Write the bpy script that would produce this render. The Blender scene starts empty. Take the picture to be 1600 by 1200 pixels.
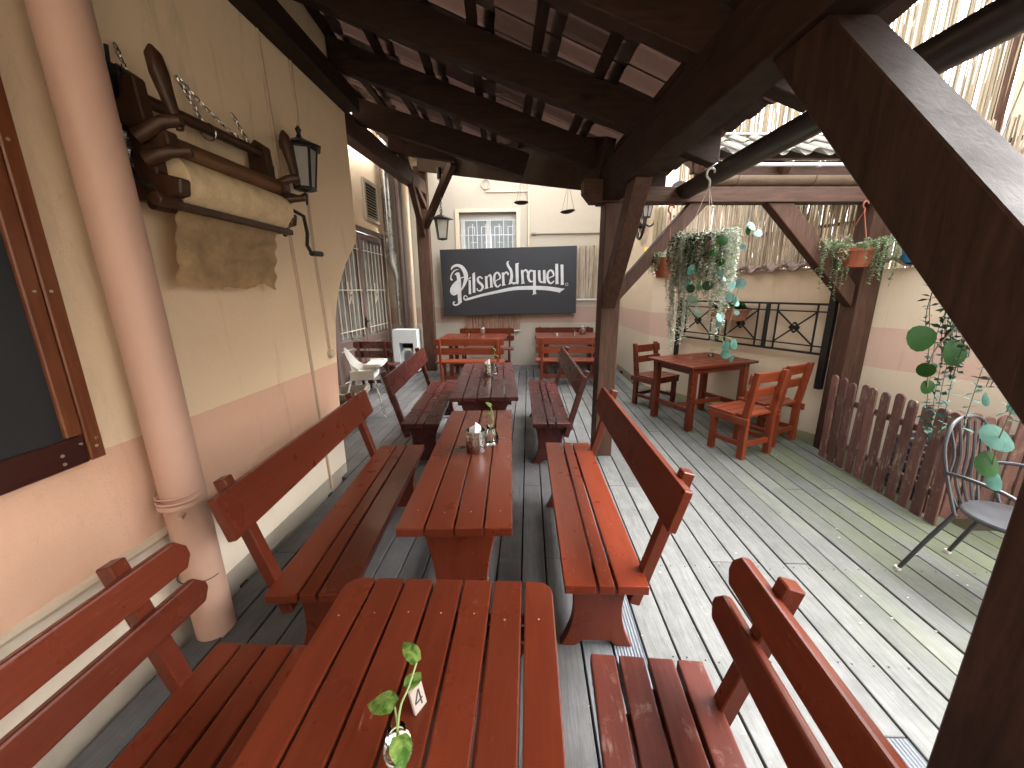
import bpy, bmesh, math, random
from mathutils import Vector, Matrix, Euler, noise
random.seed(7)
R = math.radians
V = Vector
# ---------------------------------------------------------------- camera, sky, sun, exposure
scene = bpy.context.scene
col = scene.collection
cam_data = bpy.data.cameras.new('camera'); cam = bpy.data.objects.new('camera', cam_data); col.objects.link(cam)
scene.camera = cam
cam_data.sensor_width = 36; cam_data.sensor_fit = 'HORIZONTAL'
cam_data.lens = 36 * 601 / 1600
cam_data.clip_start = 0.02; cam_data.clip_end = 400
F = V((26, -147, 601)).normalized(); D = V((20, 2461, 601)); D = (D - F * D.dot(F)).normalized()
Rr = D.cross(F)
# image axes (x right, y down, z forward) -> world; rows are world X, Y, Z
rows = [Rr, F, -D]
cx = V([r[0] for r in rows]); cy = V([r[1] for r in rows]); cz = V([r[2] for r in rows])
m = Matrix((cx, -cy, -cz)).transposed().to_4x4(); m.translation = V((0, 0, 1.6))
cam.matrix_world = m

SUN_EL, SUN_AZ = 48, 80          # degrees; azimuth measured clockwise from +Y
world = bpy.data.worlds.new('World'); scene.world = world; world.use_nodes = True
nt = world.node_tree; bgn = nt.nodes['Background']
sky = nt.nodes.new('ShaderNodeTexSky'); sky.sky_type = 'NISHITA'; sky.sun_disc = False
sky.sun_elevation = R(SUN_EL); sky.sun_rotation = R(SUN_AZ); sky.dust_density = 4; sky.air_density = 1.0
hs = nt.nodes.new('ShaderNodeHueSaturation'); hs.inputs['Saturation'].default_value = 0.12
nt.links.new(sky.outputs[0], hs.inputs['Color']); nt.links.new(hs.outputs[0], bgn.inputs[0])
bgn.inputs[1].default_value = 0.15
sun_d = bpy.data.lights.new('sun', 'SUN'); sun_d.energy = .3; sun_d.angle = R(80); sun_d.color = (1, .96, .9)
sun = bpy.data.objects.new('sun', sun_d); col.objects.link(sun)
sd = V((math.sin(R(SUN_AZ)) * math.cos(R(SUN_EL)), math.cos(R(SUN_AZ)) * math.cos(R(SUN_EL)), math.sin(R(SUN_EL))))
sun.rotation_euler = sd.to_track_quat('Z', 'Y').to_euler()
scene.view_settings.view_transform = 'Standard'; scene.view_settings.look = 'None'
scene.view_settings.exposure = 3.8; scene.view_settings.gamma = 1
scene.render.engine = 'CYCLES'
try:
    scene.cycles.max_bounces = 10; scene.cycles.diffuse_bounces = 7; scene.cycles.transparent_max_bounces = 12
except Exception: pass

# ---------------------------------------------------------------- helpers
def box(bm, c, s, rot=None):
    g = bmesh.ops.create_cube(bm, size=1)['verts']
    M4 = Matrix.Translation(V(c)) @ (rot.to_4x4() if rot else Matrix.Identity(4)) @ Matrix.Diagonal((s[0], s[1], s[2], 1))
    bmesh.ops.transform(bm, matrix=M4, verts=g); return g
def bb(bm, x0, x1, y0, y1, z0, z1):
    return box(bm, ((x0+x1)/2, (y0+y1)/2, (z0+z1)/2), (abs(x1-x0), abs(y1-y0), abs(z1-z0)))
def beam(bm, p0, p1, w, h, up=(0, 0, 1)):
    """box from p0 to p1 (axis through centre), w sideways, h along up"""
    p0, p1 = V(p0), V(p1); d = p1 - p0; L = d.length; y = d.normalized(); x = y.cross(V(up)).normalized(); z = x.cross(y)
    return box(bm, (p0+p1)/2, (w, L, h), Matrix((x, y, z)).transposed())
def prism(bm, pts, vec):
    vec = V(vec); a = [bm.verts.new(V(p)) for p in pts]; b = [bm.verts.new(V(p)+vec) for p in pts]; n = len(a)
    bm.faces.new(a); bm.faces.new(b[::-1])
    for i in range(n): bm.faces.new((a[i], b[i], b[(i+1) % n], a[(i+1) % n]))
def tube(bm, pts, r, n=8, cap=True):
    pts = [V(p) for p in pts]; k = len(pts)
    rs = r if isinstance(r, (list, tuple)) else [r]*k
    t = (pts[1]-pts[0]).normalized(); ref = V((0, 0, 1)) if abs(t.z) < .9 else V((1, 0, 0)); x = t.cross(ref).normalized(); rings = []
    for i, p in enumerate(pts):
        t = (pts[min(i+1, k-1)] - pts[max(i-1, 0)]).normalized(); x = (x - t*x.dot(t)).normalized(); y = t.cross(x)
        rings.append([bm.verts.new(p + (x*math.cos(2*math.pi*j/n) + y*math.sin(2*math.pi*j/n))*rs[i]) for j in range(n)])
    for i in range(k-1):
        for j in range(n): bm.faces.new((rings[i][j], rings[i][(j+1) % n], rings[i+1][(j+1) % n], rings[i+1][j]))
    if cap: bm.faces.new(rings[0][::-1]); bm.faces.new(rings[-1])
def lathe(bm, prof, c=(0, 0, 0), n=20, axis='z', sx=1, sy=1):
    c = V(c); rings = []
    for r, h in prof:
        ring = []
        for j in range(n):
            a = 2*math.pi*j/n; p = (r*math.cos(a)*sx, r*math.sin(a)*sy, h)
            if axis == 'y': p = (p[0], p[2], p[1])
            if axis == 'x': p = (p[2], p[0], p[1])
            ring.append(bm.verts.new(c+V(p)))
        rings.append(ring)
    for i in range(len(rings)-1):
        for j in range(n): bm.faces.new((rings[i][j], rings[i][(j+1) % n], rings[i+1][(j+1) % n], rings[i+1][j]))
    if prof[0][0] > 1e-5: bm.faces.new(rings[0][::-1])
    if prof[-1][0] > 1e-5: bm.faces.new(rings[-1])
def ring(bm, c, R0, r, nrm=(0, 0, 1), n=16, k=5, sx=1.0):
    q = V(nrm).to_track_quat('Z', 'Y'); pts = []
    vs = []
    for i in range(n):
        a = 2*math.pi*i/n; e = V((math.cos(a)*sx, math.sin(a), 0)); row = []
        for j in range(k):
            b = 2*math.pi*j/k; row.append(bm.verts.new(V(c) + q @ (e*R0 + e.normalized()*r*math.cos(b) + V((0, 0, r*math.sin(b))))))
        vs.append(row)
    for i in range(n):
        for j in range(k): bm.faces.new((vs[i][j], vs[(i+1) % n][j], vs[(i+1) % n][(j+1) % k], vs[i][(j+1) % k]))
def chain(bm, p0, p1, L=.03, r=.003, sag=0):
    p0, p1 = V(p0), V(p1); n = max(2, int((p1-p0).length/(L*.78))); pts = [p0.lerp(p1, i/n) - V((0, 0, sag*4*(i/n)*(1-i/n))) for i in range(n+1)]
    for i in range(n):
        d = (pts[i+1]-pts[i]).normalized(); s = V((1, 0, 0)) if abs(d.x) < .8 else V((0, 1, 0))
        a = d.cross(s).normalized(); b = d.cross(a); nn = a if i % 2 else b; c = (pts[i]+pts[i+1])/2; o = nn.cross(d)
        P = [c + d*math.cos(t)*L*.5 + o*math.sin(t)*L*.27 for t in [2*math.pi*q/8 for q in range(9)]]
        tube(bm, P, r, 4, False)
def bevel(bm, off, seg=1):
    bmesh.ops.recalc_face_normals(bm, faces=bm.faces)
    es = [e for e in bm.edges if e.is_manifold and e.calc_face_angle(0) > .5]
    if es: bmesh.ops.bevel(bm, geom=es, offset=off, segments=seg, profile=.6, affect='EDGES', clamp_overlap=True)
def obj(name, bm, mat, parent=None, bev=0, smooth=False, kind=None, label=None, seg=1):
    if bev: bevel(bm, bev, seg)
    bmesh.ops.recalc_face_normals(bm, faces=bm.faces)
    me = bpy.data.meshes.new(name); bm.to_mesh(me); bm.free()
    for mm in (mat if isinstance(mat, (list, tuple)) else [mat]): me.materials.append(mm)
    if smooth:
        me.polygons.foreach_set('use_smooth', [True]*len(me.polygons))
        try: me.set_sharp_from_angle(angle=R(38))
        except Exception: pass
    o = bpy.data.objects.new(name, me); col.objects.link(o)
    if parent: o.parent = parent
    if kind: o['kind'] = kind
    if label: o['label'] = label
    return o
def part(name, mat, parent, fn, *a, bev=0, smooth=False, kind=None, label=None, seg=1, **k):
    bm = bmesh.new(); fn(bm, *a, **k); return obj(name, bm, mat, parent, bev, smooth, kind, label, seg)
def tag(o, label, cat, group=None):
    o['label'] = label; o['category'] = cat
    if group: o['group'] = group
    return o
def root(name, label, cat, loc=(0, 0, 0), rz=0, group=None):
    o = bpy.data.objects.new(name, None); col.objects.link(o); o.empty_display_size = .1
    o.location = loc; o.rotation_euler = (0, 0, rz); return tag(o, label, cat, group)
def struct(name):
    o = bpy.data.objects.new(name, None); col.objects.link(o); o['kind'] = 'structure'; return o
def dup(src, loc=None, rz=None, label=None, group=None):
    def cp(o, par):
        c = o.copy(); col.objects.link(c); c.parent = par
        for ch in list(o.children): cp(ch, c)
        return c
    kids = list(src.children); c = src.copy(); col.objects.link(c)
    for ch in kids: cp(ch, c)
    if loc is not None: c.location = loc
    if rz is not None: c.rotation_euler = (0, 0, rz)
    if label: c['label'] = label
    if group: c['group'] = group
    return c

# ---------------------------------------------------------------- materials
def newmat(name):
    mt = bpy.data.materials.new(name); mt.use_nodes = True; n = mt.node_tree; b = n.nodes['Principled BSDF']; return mt, n, b
def nd(n, t, **k):
    x = n.nodes.new(t)
    for a, v in k.items():
        if a.startswith('i_'):
            key = a[2:]; x.inputs[int(key) if key.isdigit() else key].default_value = v
        else: setattr(x, a, v)
    return x
def coords(n, scale=(1, 1, 1), rnd=True, world=False):
    tc = nd(n, 'ShaderNodeTexCoord') if not world else nd(n, 'ShaderNodeNewGeometry')
    out = tc.outputs['Object'] if not world else tc.outputs['Position']
    if rnd:
        oi = nd(n, 'ShaderNodeObjectInfo'); ml = nd(n, 'ShaderNodeMath', operation='MULTIPLY', i_1=37.0); n.links.new(oi.outputs['Random'], ml.inputs[0])
        va = nd(n, 'ShaderNodeVectorMath', operation='ADD'); n.links.new(out, va.inputs[0]); n.links.new(ml.outputs[0], va.inputs[1]); out = va.outputs[0]
    vm = nd(n, 'ShaderNodeVectorMath', operation='MULTIPLY'); vm.inputs[1].default_value = scale; n.links.new(out, vm.inputs[0]); return vm.outputs[0]
def noisef(n, vec, scale, detail=4, rough=.6, dist=0):
    x = nd(n, 'ShaderNodeTexNoise'); x.inputs['Scale'].default_value = scale; x.inputs['Detail'].default_value = detail
    x.inputs['Roughness'].default_value = rough; x.inputs['Distortion'].default_value = dist; n.links.new(vec, x.inputs['Vector']); return x.outputs['Fac']
def ramp(n, fac, stops):
    r = nd(n, 'ShaderNodeValToRGB'); e = r.color_ramp.elements
    while len(e) < len(stops): e.new(.5)
    for i, (p, c) in enumerate(stops):
        e[i].position = p; c = (c, c, c) if isinstance(c, (int, float)) else c; e[i].color = (*c[:3], 1)
    n.links.new(fac, r.inputs[0]); return r.outputs[0]
def mix(n, fac, a, b, blend='MIX'):
    x = nd(n, 'ShaderNodeMix', data_type='RGBA', blend_type=blend)
    for s, v in ((0, fac), (6, a), (7, b)):
        if isinstance(v, (int, float)): x.inputs[s].default_value = v
        elif isinstance(v, tuple): x.inputs[s].default_value = (*v[:3], 1)
        else: n.links.new(v, x.inputs[s])
    return x.outputs[2]
def bump(n, b, h, strength=.3, dist=.01):
    x = nd(n, 'ShaderNodeBump'); x.inputs['Strength'].default_value = strength; x.inputs['Distance'].default_value = dist
    n.links.new(h, x.inputs['Height']); n.links.new(x.outputs[0], b.inputs['Normal'])
def objrand(n, lo, hi):
    oi = nd(n, 'ShaderNodeObjectInfo'); mr = nd(n, 'ShaderNodeMapRange'); mr.inputs[3].default_value = lo; mr.inputs[4].default_value = hi
    n.links.new(oi.outputs['Random'], mr.inputs[0]); return mr.outputs[0]

def wood(name, c1, c2, axis='y', rough=.4, coat=0.0, wear=None, wearamt=.62, grain=1.0, bumps=.25, var=.25, knots=True, spec=.25):
    mt, n, b = newmat(name)
    s = {'x': (.12, 1, 1), 'y': (1, .12, 1), 'z': (1, 1, .12)}[axis]
    v = coords(n, s); v0 = coords(n)
    g = noisef(n, v, 38*grain, 6, .65, .6); g2 = noisef(n, v, 7*grain, 3, .5, .3)
    c = mix(n, ramp(n, g, [(.3, 0.0), (.7, 1.0)]), c1, c2)
    c = mix(n, ramp(n, g2, [(.40, 0.0), (.9, .32)]), c, tuple(x*.6 for x in c1))
    if knots:
        kn = nd(n, 'ShaderNodeTexVoronoi'); kn.inputs['Scale'].default_value = 3.1; n.links.new(coords(n, {'x': (.5, 1, 1), 'y': (1, .5, 1), 'z': (1, 1, .5)}[axis]), kn.inputs['Vector'])
        c = mix(n, ramp(n, kn.outputs['Distance'], [(.03, .75), (.09, 0.0)]), c, tuple(x*.35 for x in c1))
    if wear:
        w = noisef(n, v0, 7, 7, .72, .3); w2 = noisef(n, v, 60, 3, .7)
        wf = nd(n, 'ShaderNodeMath', operation='MULTIPLY'); n.links.new(ramp(n, w, [(wearamt, 0.0), (wearamt+.12, 1.0)]), wf.inputs[0]); n.links.new(ramp(n, w2, [(.45, 0.0), (.6, 1.0)]), wf.inputs[1])
        c = mix(n, wf.outputs[0], c, wear)
    if wear:
        sc_ = noisef(n, coords(n, {'x': (.16, 1, 1), 'y': (1, .16, 1), 'z': (1, 1, .16)}[axis]), 130, 2, .5, .8); ar = noisef(n, v0, 2.4, 3, .6)
        sm = nd(n, 'ShaderNodeMath', operation='MULTIPLY'); n.links.new(ramp(n, sc_, [(.66, 0.0), (.73, .8)]), sm.inputs[0]); n.links.new(ramp(n, ar, [(.46, 0.0), (.62, 1.0)]), sm.inputs[1])
        c = mix(n, sm.outputs[0], c, wear)
    hv = nd(n, 'ShaderNodeHueSaturation'); n.links.new(c, hv.inputs['Color']); n.links.new(objrand(n, 1-var, 1+var), hv.inputs['Value'])
    n.links.new(hv.outputs[0], b.inputs['Base Color'])
    rr = noisef(n, v0, 9, 3, .5); n.links.new(ramp(n, rr, [(.3, max(.05, rough-.04)), (.75, min(1, rough+.07))]), b.inputs['Roughness'])
    b.inputs['Coat Weight'].default_value = coat; b.inputs['Coat Roughness'].default_value = .18; b.inputs['Specular IOR Level'].default_value = spec
    bump(n, b, g, bumps, .002)
    return mt
def simple(name, c, rough=.5, metal=0, spec=.5, nz=.12, scale=14, bmp=0, coat=0):
    mt, n, b = newmat(name); v = coords(n); f = noisef(n, v, scale, 5, .65)
    k = mix(n, f, tuple(x*(1-nz*2) for x in c), tuple(min(1, x*(1+nz*2)) for x in c)); n.links.new(k, b.inputs['Base Color'])
    n.links.new(ramp(n, f, [(.3, max(.03, rough-.1)), (.7, min(1, rough+.12))]), b.inputs['Roughness'])
    b.inputs['Metallic'].default_value = metal; b.inputs['Coat Weight'].default_value = coat
    if bmp: bump(n, b, f, bmp, .004)
    return mt
def plaster(name, cream, band, lower, z_hi, z_lo, base=None, z_base=-1, dirt=.5, wob=.012):
    """painted wall: cream above, a salmon band, a paler plinth, a foot tone (bench shade on the left wall); all by height in the wall itself"""
    mt, n, b = newmat(name); g = nd(n, 'ShaderNodeNewGeometry'); sp = nd(n, 'ShaderNodeSeparateXYZ'); n.links.new(g.outputs['Position'], sp.inputs[0])
    v = coords(n, rnd=False); fine = noisef(n, v, 25, 4, .6)
    zz = nd(n, 'ShaderNodeMath', operation='MULTIPLY_ADD'); n.links.new(fine, zz.inputs[0]); zz.inputs[1].default_value = wob; n.links.new(sp.outputs[2], zz.inputs[2])
    def above(h):
        x = nd(n, 'ShaderNodeMath', operation='GREATER_THAN', i_1=h+wob/2); n.links.new(zz.outputs[0], x.inputs[0]); return x.outputs[0]
    c = mix(n, above(z_lo), lower, band); c = mix(n, above(z_hi), c, cream)
    if base: c = mix(n, above(z_base), base, c)
    big = noisef(n, v, 1.3, 5, .6); c = mix(n, ramp(n, big, [(.35, 0.0), (.75, dirt*.35)]), c, (.36, .27, .19))
    st = noisef(n, coords(n, (2.6, 2.6, .30), rnd=False), 2.2, 8, .75, .9); c = mix(n, ramp(n, st, [(.57, 0.0), (.78, dirt*.8)]), c, (.24, .17, .10))
    spk = noisef(n, v, 90, 2, .5); c = mix(n, ramp(n, spk, [(.72, 0.0), (.8, .35)]), c, (.18, .12, .08))
    cr = nd(n, 'ShaderNodeTexVoronoi', feature='DISTANCE_TO_EDGE'); cr.inputs['Scale'].default_value = 1.1
    dn = nd(n, 'ShaderNodeVectorMath', operation='ADD'); nv = nd(n, 'ShaderNodeTexNoise'); nv.inputs['Scale'].default_value = 5; nv.inputs['Detail'].default_value = 6
    n.links.new(v, nv.inputs['Vector']); n.links.new(v, dn.inputs[0]); n.links.new(nv.outputs['Color'], dn.inputs[1]); n.links.new(dn.outputs[0], cr.inputs['Vector'])
    msk = nd(n, 'ShaderNodeMath', operation='MULTIPLY'); n.links.new(ramp(n, cr.outputs['Distance'], [(0.0, .28), (.005, 0.0)]), msk.inputs[0]); n.links.new(ramp(n, big, [(.56, 0.0), (.64, 1.0)]), msk.inputs[1])
    c = mix(n, msk.outputs[0], c, (.15, .09, .06))
    n.links.new(c, b.inputs['Base Color']); b.inputs['Roughness'].default_value = .85
    bp = noisef(n, v, 9, 12, .82); bump(n, b, bp, .5, .012); return mt
def leafmat(name, c1, c2, rough=.45, trans=.25, sc=30):
    mt, n, b = newmat(name); v = coords(n); f = noisef(n, v, sc, 4, .6, 1)
    n.links.new(mix(n, ramp(n, f, [(.4, 0.0), (.62, 1.0)]), c1, c2), b.inputs['Base Color']); b.inputs['Roughness'].default_value = rough; b.inputs['Specular IOR Level'].default_value = .12
    tr = nd(n, 'ShaderNodeBsdfTranslucent'); n.links.new(mix(n, f, c1, c2), tr.inputs[0]); ms = nd(n, 'ShaderNodeMixShader'); ms.inputs[0].default_value = trans
    n.links.new(b.outputs[0], ms.inputs[1]); n.links.new(tr.outputs[0], ms.inputs[2]); n.links.new(ms.outputs[0], n.nodes['Material Output'].inputs[0]); return mt
def glassmat(name, c=(1, 1, 1), rough=.0, thin=True):
    mt, n, b = newmat(name); tr = nd(n, 'ShaderNodeBsdfTransparent'); tr.inputs[0].default_value = (*c, 1)
    gl = nd(n, 'ShaderNodeBsdfGlossy'); gl.inputs['Roughness'].default_value = .03
    fr = nd(n, 'ShaderNodeFresnel'); fr.inputs[0].default_value = 1.5; ms = nd(n, 'ShaderNodeMixShader')
    n.links.new(fr.outputs[0], ms.inputs[0]); n.links.new(tr.outputs[0], ms.inputs[1]); n.links.new(gl.outputs[0], ms.inputs[2]); n.links.new(ms.outputs[0], n.nodes['Material Output'].inputs[0]); return mt
def reedmat(name, a, b_, dark=(.16, .10, .06)):
    mt, n, b = newmat(name); g = nd(n, 'ShaderNodeNewGeometry'); r = g.outputs['Random Per Island']
    c = ramp(n, r, [(0.0, dark), (.12, a), (.5, b_), (.8, a), (1.0, tuple(x*1.12 for x in b_))])
    f = noisef(n, coords(n, (1, 1, .2), rnd=False), 30, 5, .7); c = mix(n, ramp(n, f, [(.5, 0.0), (.75, .6)]), c, dark)
    n.links.new(c, b.inputs['Base Color']); b.inputs['Roughness'].default_value = .6; return mt

CREAM = (.74, .565, .375); SALM = (.64, .385, .265); PALE = (.68, .59, .47)
M = {}
M['wall_left'] = plaster('plaster_left', CREAM, SALM, PALE, 1.01, .565, (.30, .26, .21), .10, .6)  # the grey foot is the benches' shade, put into the wall colour
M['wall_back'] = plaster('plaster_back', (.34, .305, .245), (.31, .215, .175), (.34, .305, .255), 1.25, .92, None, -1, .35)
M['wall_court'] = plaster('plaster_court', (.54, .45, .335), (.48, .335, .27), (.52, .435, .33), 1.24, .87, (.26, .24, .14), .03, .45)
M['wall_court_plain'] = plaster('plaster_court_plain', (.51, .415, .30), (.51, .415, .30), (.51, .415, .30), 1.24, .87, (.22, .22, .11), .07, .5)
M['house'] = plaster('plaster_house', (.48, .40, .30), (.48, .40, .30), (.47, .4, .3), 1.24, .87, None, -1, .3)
M['salmon'] = simple('salmon_paint', (.44, .27, .20), .55, nz=.06, scale=4, bmp=.08)
M['cream_paint'] = simple('cream_paint', (.50, .40, .29), .6, nz=.05)
for ax in 'xyz':
    M['dark_'+ax] = wood('dark_timber_'+ax, (.0125, .0058, .0036), (.036, .0175, .0110), ax, .62, .0, spec=.15, bumps=.7, var=.12)
    M['brown_'+ax] = wood('brown_timber_'+ax, (.034, .0155, .0095), (.082, .042, .0275), ax, .6, .0, spec=.2, bumps=.7, var=.12)
    M['red_'+ax] = wood('red_varnished_wood_'+ax, (.074, .0128, .0054), (.100, .0190, .0076), ax, .30, .10, wear=(.15, .055, .036), wearamt=.72, bumps=.06, var=.13, knots=False)
    M['plum_'+ax] = wood('plum_varnished_wood_'+ax, (.034, .0080, .0068), (.050, .0130, .0112), ax, .28, .15, wear=(.10, .055, .05), wearamt=.66, bumps=.08, var=.15, knots=False)
    M['orange_'+ax] = wood('orange_varnished_wood_'+ax, (.125, .022, .0078), (.18, .038, .014), ax, .36, .05, wear=(.32, .15, .10), wearamt=.64, bumps=.25, var=.15)
    M['picket_'+ax] = wood('picket_wood_'+ax, (.085, .038, .031), (.14, .072, .058), ax, .75, 0, wear=(.26, .22, .17), wearamt=.52, bumps=.6, var=.25)
M['worn_y'] = wood('worn_red_wood_y', (.062, .0135, .0085), (.098, .0225, .0145), 'y', .45, .0, wear=(.17, .095, .075), wearamt=.56, spec=.14, bumps=.35, var=.18, knots=True)
M['frame_wood'] = wood('chalkboard_frame_wood', (.075, .020, .008), (.125, .040, .015), 'z', .35, .3, var=.3)
M['frame_wood_y'] = wood('chalkboard_frame_wood_y', (.030, .008, .006), (.048, .013, .009), 'y', .35, .3, var=.2)
M['mangle_wood'] = wood('old_mangle_wood', (.030, .012, .006), (.058, .026, .013), 'z', .45, .1, bumps=.5, var=.12, knots=False)
M['mangle_roller'] = wood('mangle_roller_wood', (.085, .036, .015), (.14, .064, .027), 'y', .45, .1, bumps=.3, var=.1, knots=False)
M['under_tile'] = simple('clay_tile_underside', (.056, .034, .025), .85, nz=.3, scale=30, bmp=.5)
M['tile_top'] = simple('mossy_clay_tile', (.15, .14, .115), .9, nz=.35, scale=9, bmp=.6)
M['tile_brown'] = simple('brown_clay_tile', (.12, .07, .05), .85, nz=.3, scale=12, bmp=.5)
M['conduit'] = simple('dusty_conduit_paint', (.44, .32, .22), .6, nz=.1)
M['iron'] = simple('black_iron', (.008, .0075, .0075), .45, .3, nz=.2)
M['gutter'] = simple('brown_sheet_gutter', (.030, .022, .018), .38, .35, nz=.12, scale=5)
M['gutter_tan'] = simple('tan_sheet_gutter', (.16, .115, .08), .42, .3, nz=.2, scale=6)
M['steel'] = simple('brushed_steel', (.45, .44, .42), .24, 1.0, nz=.08)
M['zinc'] = simple('zinc_duct', (.30, .29, .27), .3, .9, nz=.15, scale=6)
M['whiteplastic'] = simple('white_plastic', (.52, .51, .47), .4, nz=.03)
M['white'] = simple('white_enamel', (.50, .53, .54), .4, nz=.04)
M['terracotta'] = simple('terracotta_plastic', (.24, .055, .024), .5, nz=.08)
M['terracotta_pale'] = simple('terracotta_pale', (.24, .10, .06), .65, nz=.12)
M['slate'] = simple('chalkboard_slate', (.009, .010, .011), .62, nz=.25, scale=3)
M['signblack'] = simple('sign_black_board', (.0125, .014, .018), .6, nz=.25, scale=4, bmp=.1)
M['signpaint'] = simple('sign_silver_paint', (.43, .435, .44), .5, nz=.15, scale=8)
M['cloth'] = simple('old_hessian_cloth', (.50, .36, .20), .9, nz=.32, scale=9, bmp=.6)
M['cloth2'] = simple('old_linen_cloth', (.54, .41, .245), .85, nz=.28, scale=12, bmp=.5)
M['stone'] = simple('weathered_stone', (.15, .13, .10), .9, nz=.25, scale=18, bmp=.6)
M['soil'] = simple('potting_soil', (.05, .035, .025), .95, nz=.3, scale=60, bmp=.8)
M['blue'] = simple('blue_plastic', (.03, .17, .33), .45, nz=.06)
M['greychair'] = simple('grey_powdercoat', (.05, .052, .058), .42, .4, nz=.08)
M['brass'] = simple('screw_metal', (.62, .52, .40), .3, .9)
M['screwdark'] = simple('rusty_screw', (.035, .028, .024), .6, .5)
M['paper'] = simple('white_paper', (.55, .55, .53), .7, nz=.03)
M['cardwood'] = simple('pale_wood_card', (.30, .25, .21), .7, nz=.08)
M['ink'] = simple('black_ink', (.02, .02, .02), .7)
M['glass'] = glassmat('clear_glass', (.93, .96, .94))
M['lampglass'] = simple('frosted_lantern_glass', (.42, .40, .35), .15, nz=.12, scale=5)
M['darkglass'] = simple('dark_door_glass', (.10, .095, .085), .08, nz=.5, scale=2.2, spec=.6)
M['skyglass'] = simple('pale_window_glass', (.30, .32, .32), .06, nz=.15, scale=3)
M['doorwood'] = simple('grey_brown_door_paint', (.085, .055, .045), .5, nz=.1)
M['grille'] = simple('cream_grille_paint', (.36, .31, .24), .5, nz=.05)
M['louvre'] = simple('louvre_paint', (.36, .29, .21), .6)
M['dark'] = simple('dark_void', (.012, .010, .009), .9)
M['maroon'] = simple('maroon_tabletop', (.045, .016, .012), .45, nz=.2)
M['crate'] = simple('grey_crate_plastic', (.05, .055, .065), .5)
M['gold'] = simple('yellow_plastic', (.75, .48, .03), .5)
M['ground'] = simple('courtyard_ground', (.22, .20, .17), .9, nz=.2, scale=5, bmp=.3)
M['reed'] = reedmat('reed_straw', (.33, .26, .18), (.46, .41, .33), (.10, .06, .035))
M['reed_red'] = reedmat('reed_reddish', (.26, .14, .10), (.38, .27, .20), (.13, .045, .03))
M['reed_bright'] = reedmat('reed_golden', (.20, .155, .09), (.28, .235, .155), (.08, .05, .03))
M['leaf_silver'] = leafmat('silver_leaf', (.13, .17, .115), (.46, .47, .38), .5, .25, 22)
M['leaf_dark'] = leafmat('dark_leaf', (.010, .022, .009), (.024, .040, .019), .6, .08)
M['leaf_round'] = leafmat('round_green_leaf', (.006, .034, .003), (.011, .050, .006), .6, .05, 12)
M['leaf_blue'] = leafmat('blue_green_leaf', (.075, .15, .135), (.13, .235, .225), .6, .06, 12)
M['leaf_sea'] = leafmat('sea_green_leaf', (.014, .052, .038), (.028, .084, .062), .65, .04, 20)
M['leaf_pothos'] = leafmat('variegated_leaf', (.035, .10, .013), (.21, .29, .075), .35, .3, 45)
M['leaf_mint'] = leafmat('mint_leaf', (.08, .125, .055), (.22, .28, .17), .5, .25, 40)
M['stem'] = simple('green_stem', (.14, .20, .06), .5)
M['twig'] = simple('brown_twig', (.14, .10, .06), .7)

# decking: weathered grey, mossy towards the fence, darkest boards on the left, stepping lighter to the right
def deckmat(name, c1, c2, ribs=False, moss=True):
    mt, n, b = newmat(name); v = coords(n, (1, .06, 1)); v0 = coords(n)
    g = noisef(n, v, 90, 6, .7, .4); g2 = noisef(n, v0, 3.2, 6, .7)
    c = mix(n, ramp(n, g, [(.32, 0.0), (.7, 1.0)]), c1, c2); c = mix(n, ramp(n, g2, [(.4, 0.0), (.75, .55)]), c, tuple(x*.62 for x in c1))
    sp = noisef(n, v0, 70, 3, .6); c = mix(n, ramp(n, sp, [(.66, 0.0), (.72, .5)]), c, tuple(min(1, x*1.5) for x in c2))
    if moss:
        gm = nd(n, 'ShaderNodeNewGeometry'); s = nd(n, 'ShaderNodeSeparateXYZ'); n.links.new(gm.outputs['Position'], s.inputs[0])
        mr = nd(n, 'ShaderNodeMapRange'); mr.inputs[1].default_value = 1.35; mr.inputs[2].default_value = 2.75; n.links.new(s.outputs[0], mr.inputs[0])
        mn = noisef(n, coords(n, (1.3, .5, 1), rnd=False, world=True), 3.0, 7, .72); mm = nd(n, 'ShaderNodeMath', operation='MULTIPLY'); n.links.new(mr.outputs[0], mm.inputs[0])
        n.links.new(ramp(n, mn, [(.38, 0.0), (.62, 1.0)]), mm.inputs[1]); c = mix(n, mm.outputs[0], c, (.088, .105, .045))
    hv = nd(n, 'ShaderNodeHueSaturation'); n.links.new(c, hv.inputs['Color']); n.links.new(objrand(n, .78, 1.18), hv.inputs['Value']); n.links.new(hv.outputs[0], b.inputs['Base Color'])
    n.links.new(ramp(n, g2, [(.3, .5), (.7, .8)]), b.inputs['Roughness'])
    if ribs:
        wv = nd(n, 'ShaderNodeTexWave', wave_type='BANDS', bands_direction='X'); wv.inputs['Scale'].default_value = 22; n.links.new(coords(n, rnd=False), wv.inputs['Vector'])
        bump(n, b, wv.outputs['Fac'], .8, .004)
    else: bump(n, b, g, .5, .003)
    return mt
M['deck_light'] = deckmat('deck_pale_grey', (.068, .070, .067), (.138, .138, .132))
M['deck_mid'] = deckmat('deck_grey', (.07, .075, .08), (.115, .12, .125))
M['deck_dark'] = deckmat('deck_dark_grey', (.050, .049, .049), (.095, .093, .093))
M['deck_rib'] = deckmat('deck_ribbed', (.075, .085, .10), (.115, .125, .14), True, False)

# ================================================================ SETTING
g = part('ground', M['ground'], None, lambda bm: bb(bm, -60, 60, -40, 60, -.50, -.35)); g['kind'] = 'structure'

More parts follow.
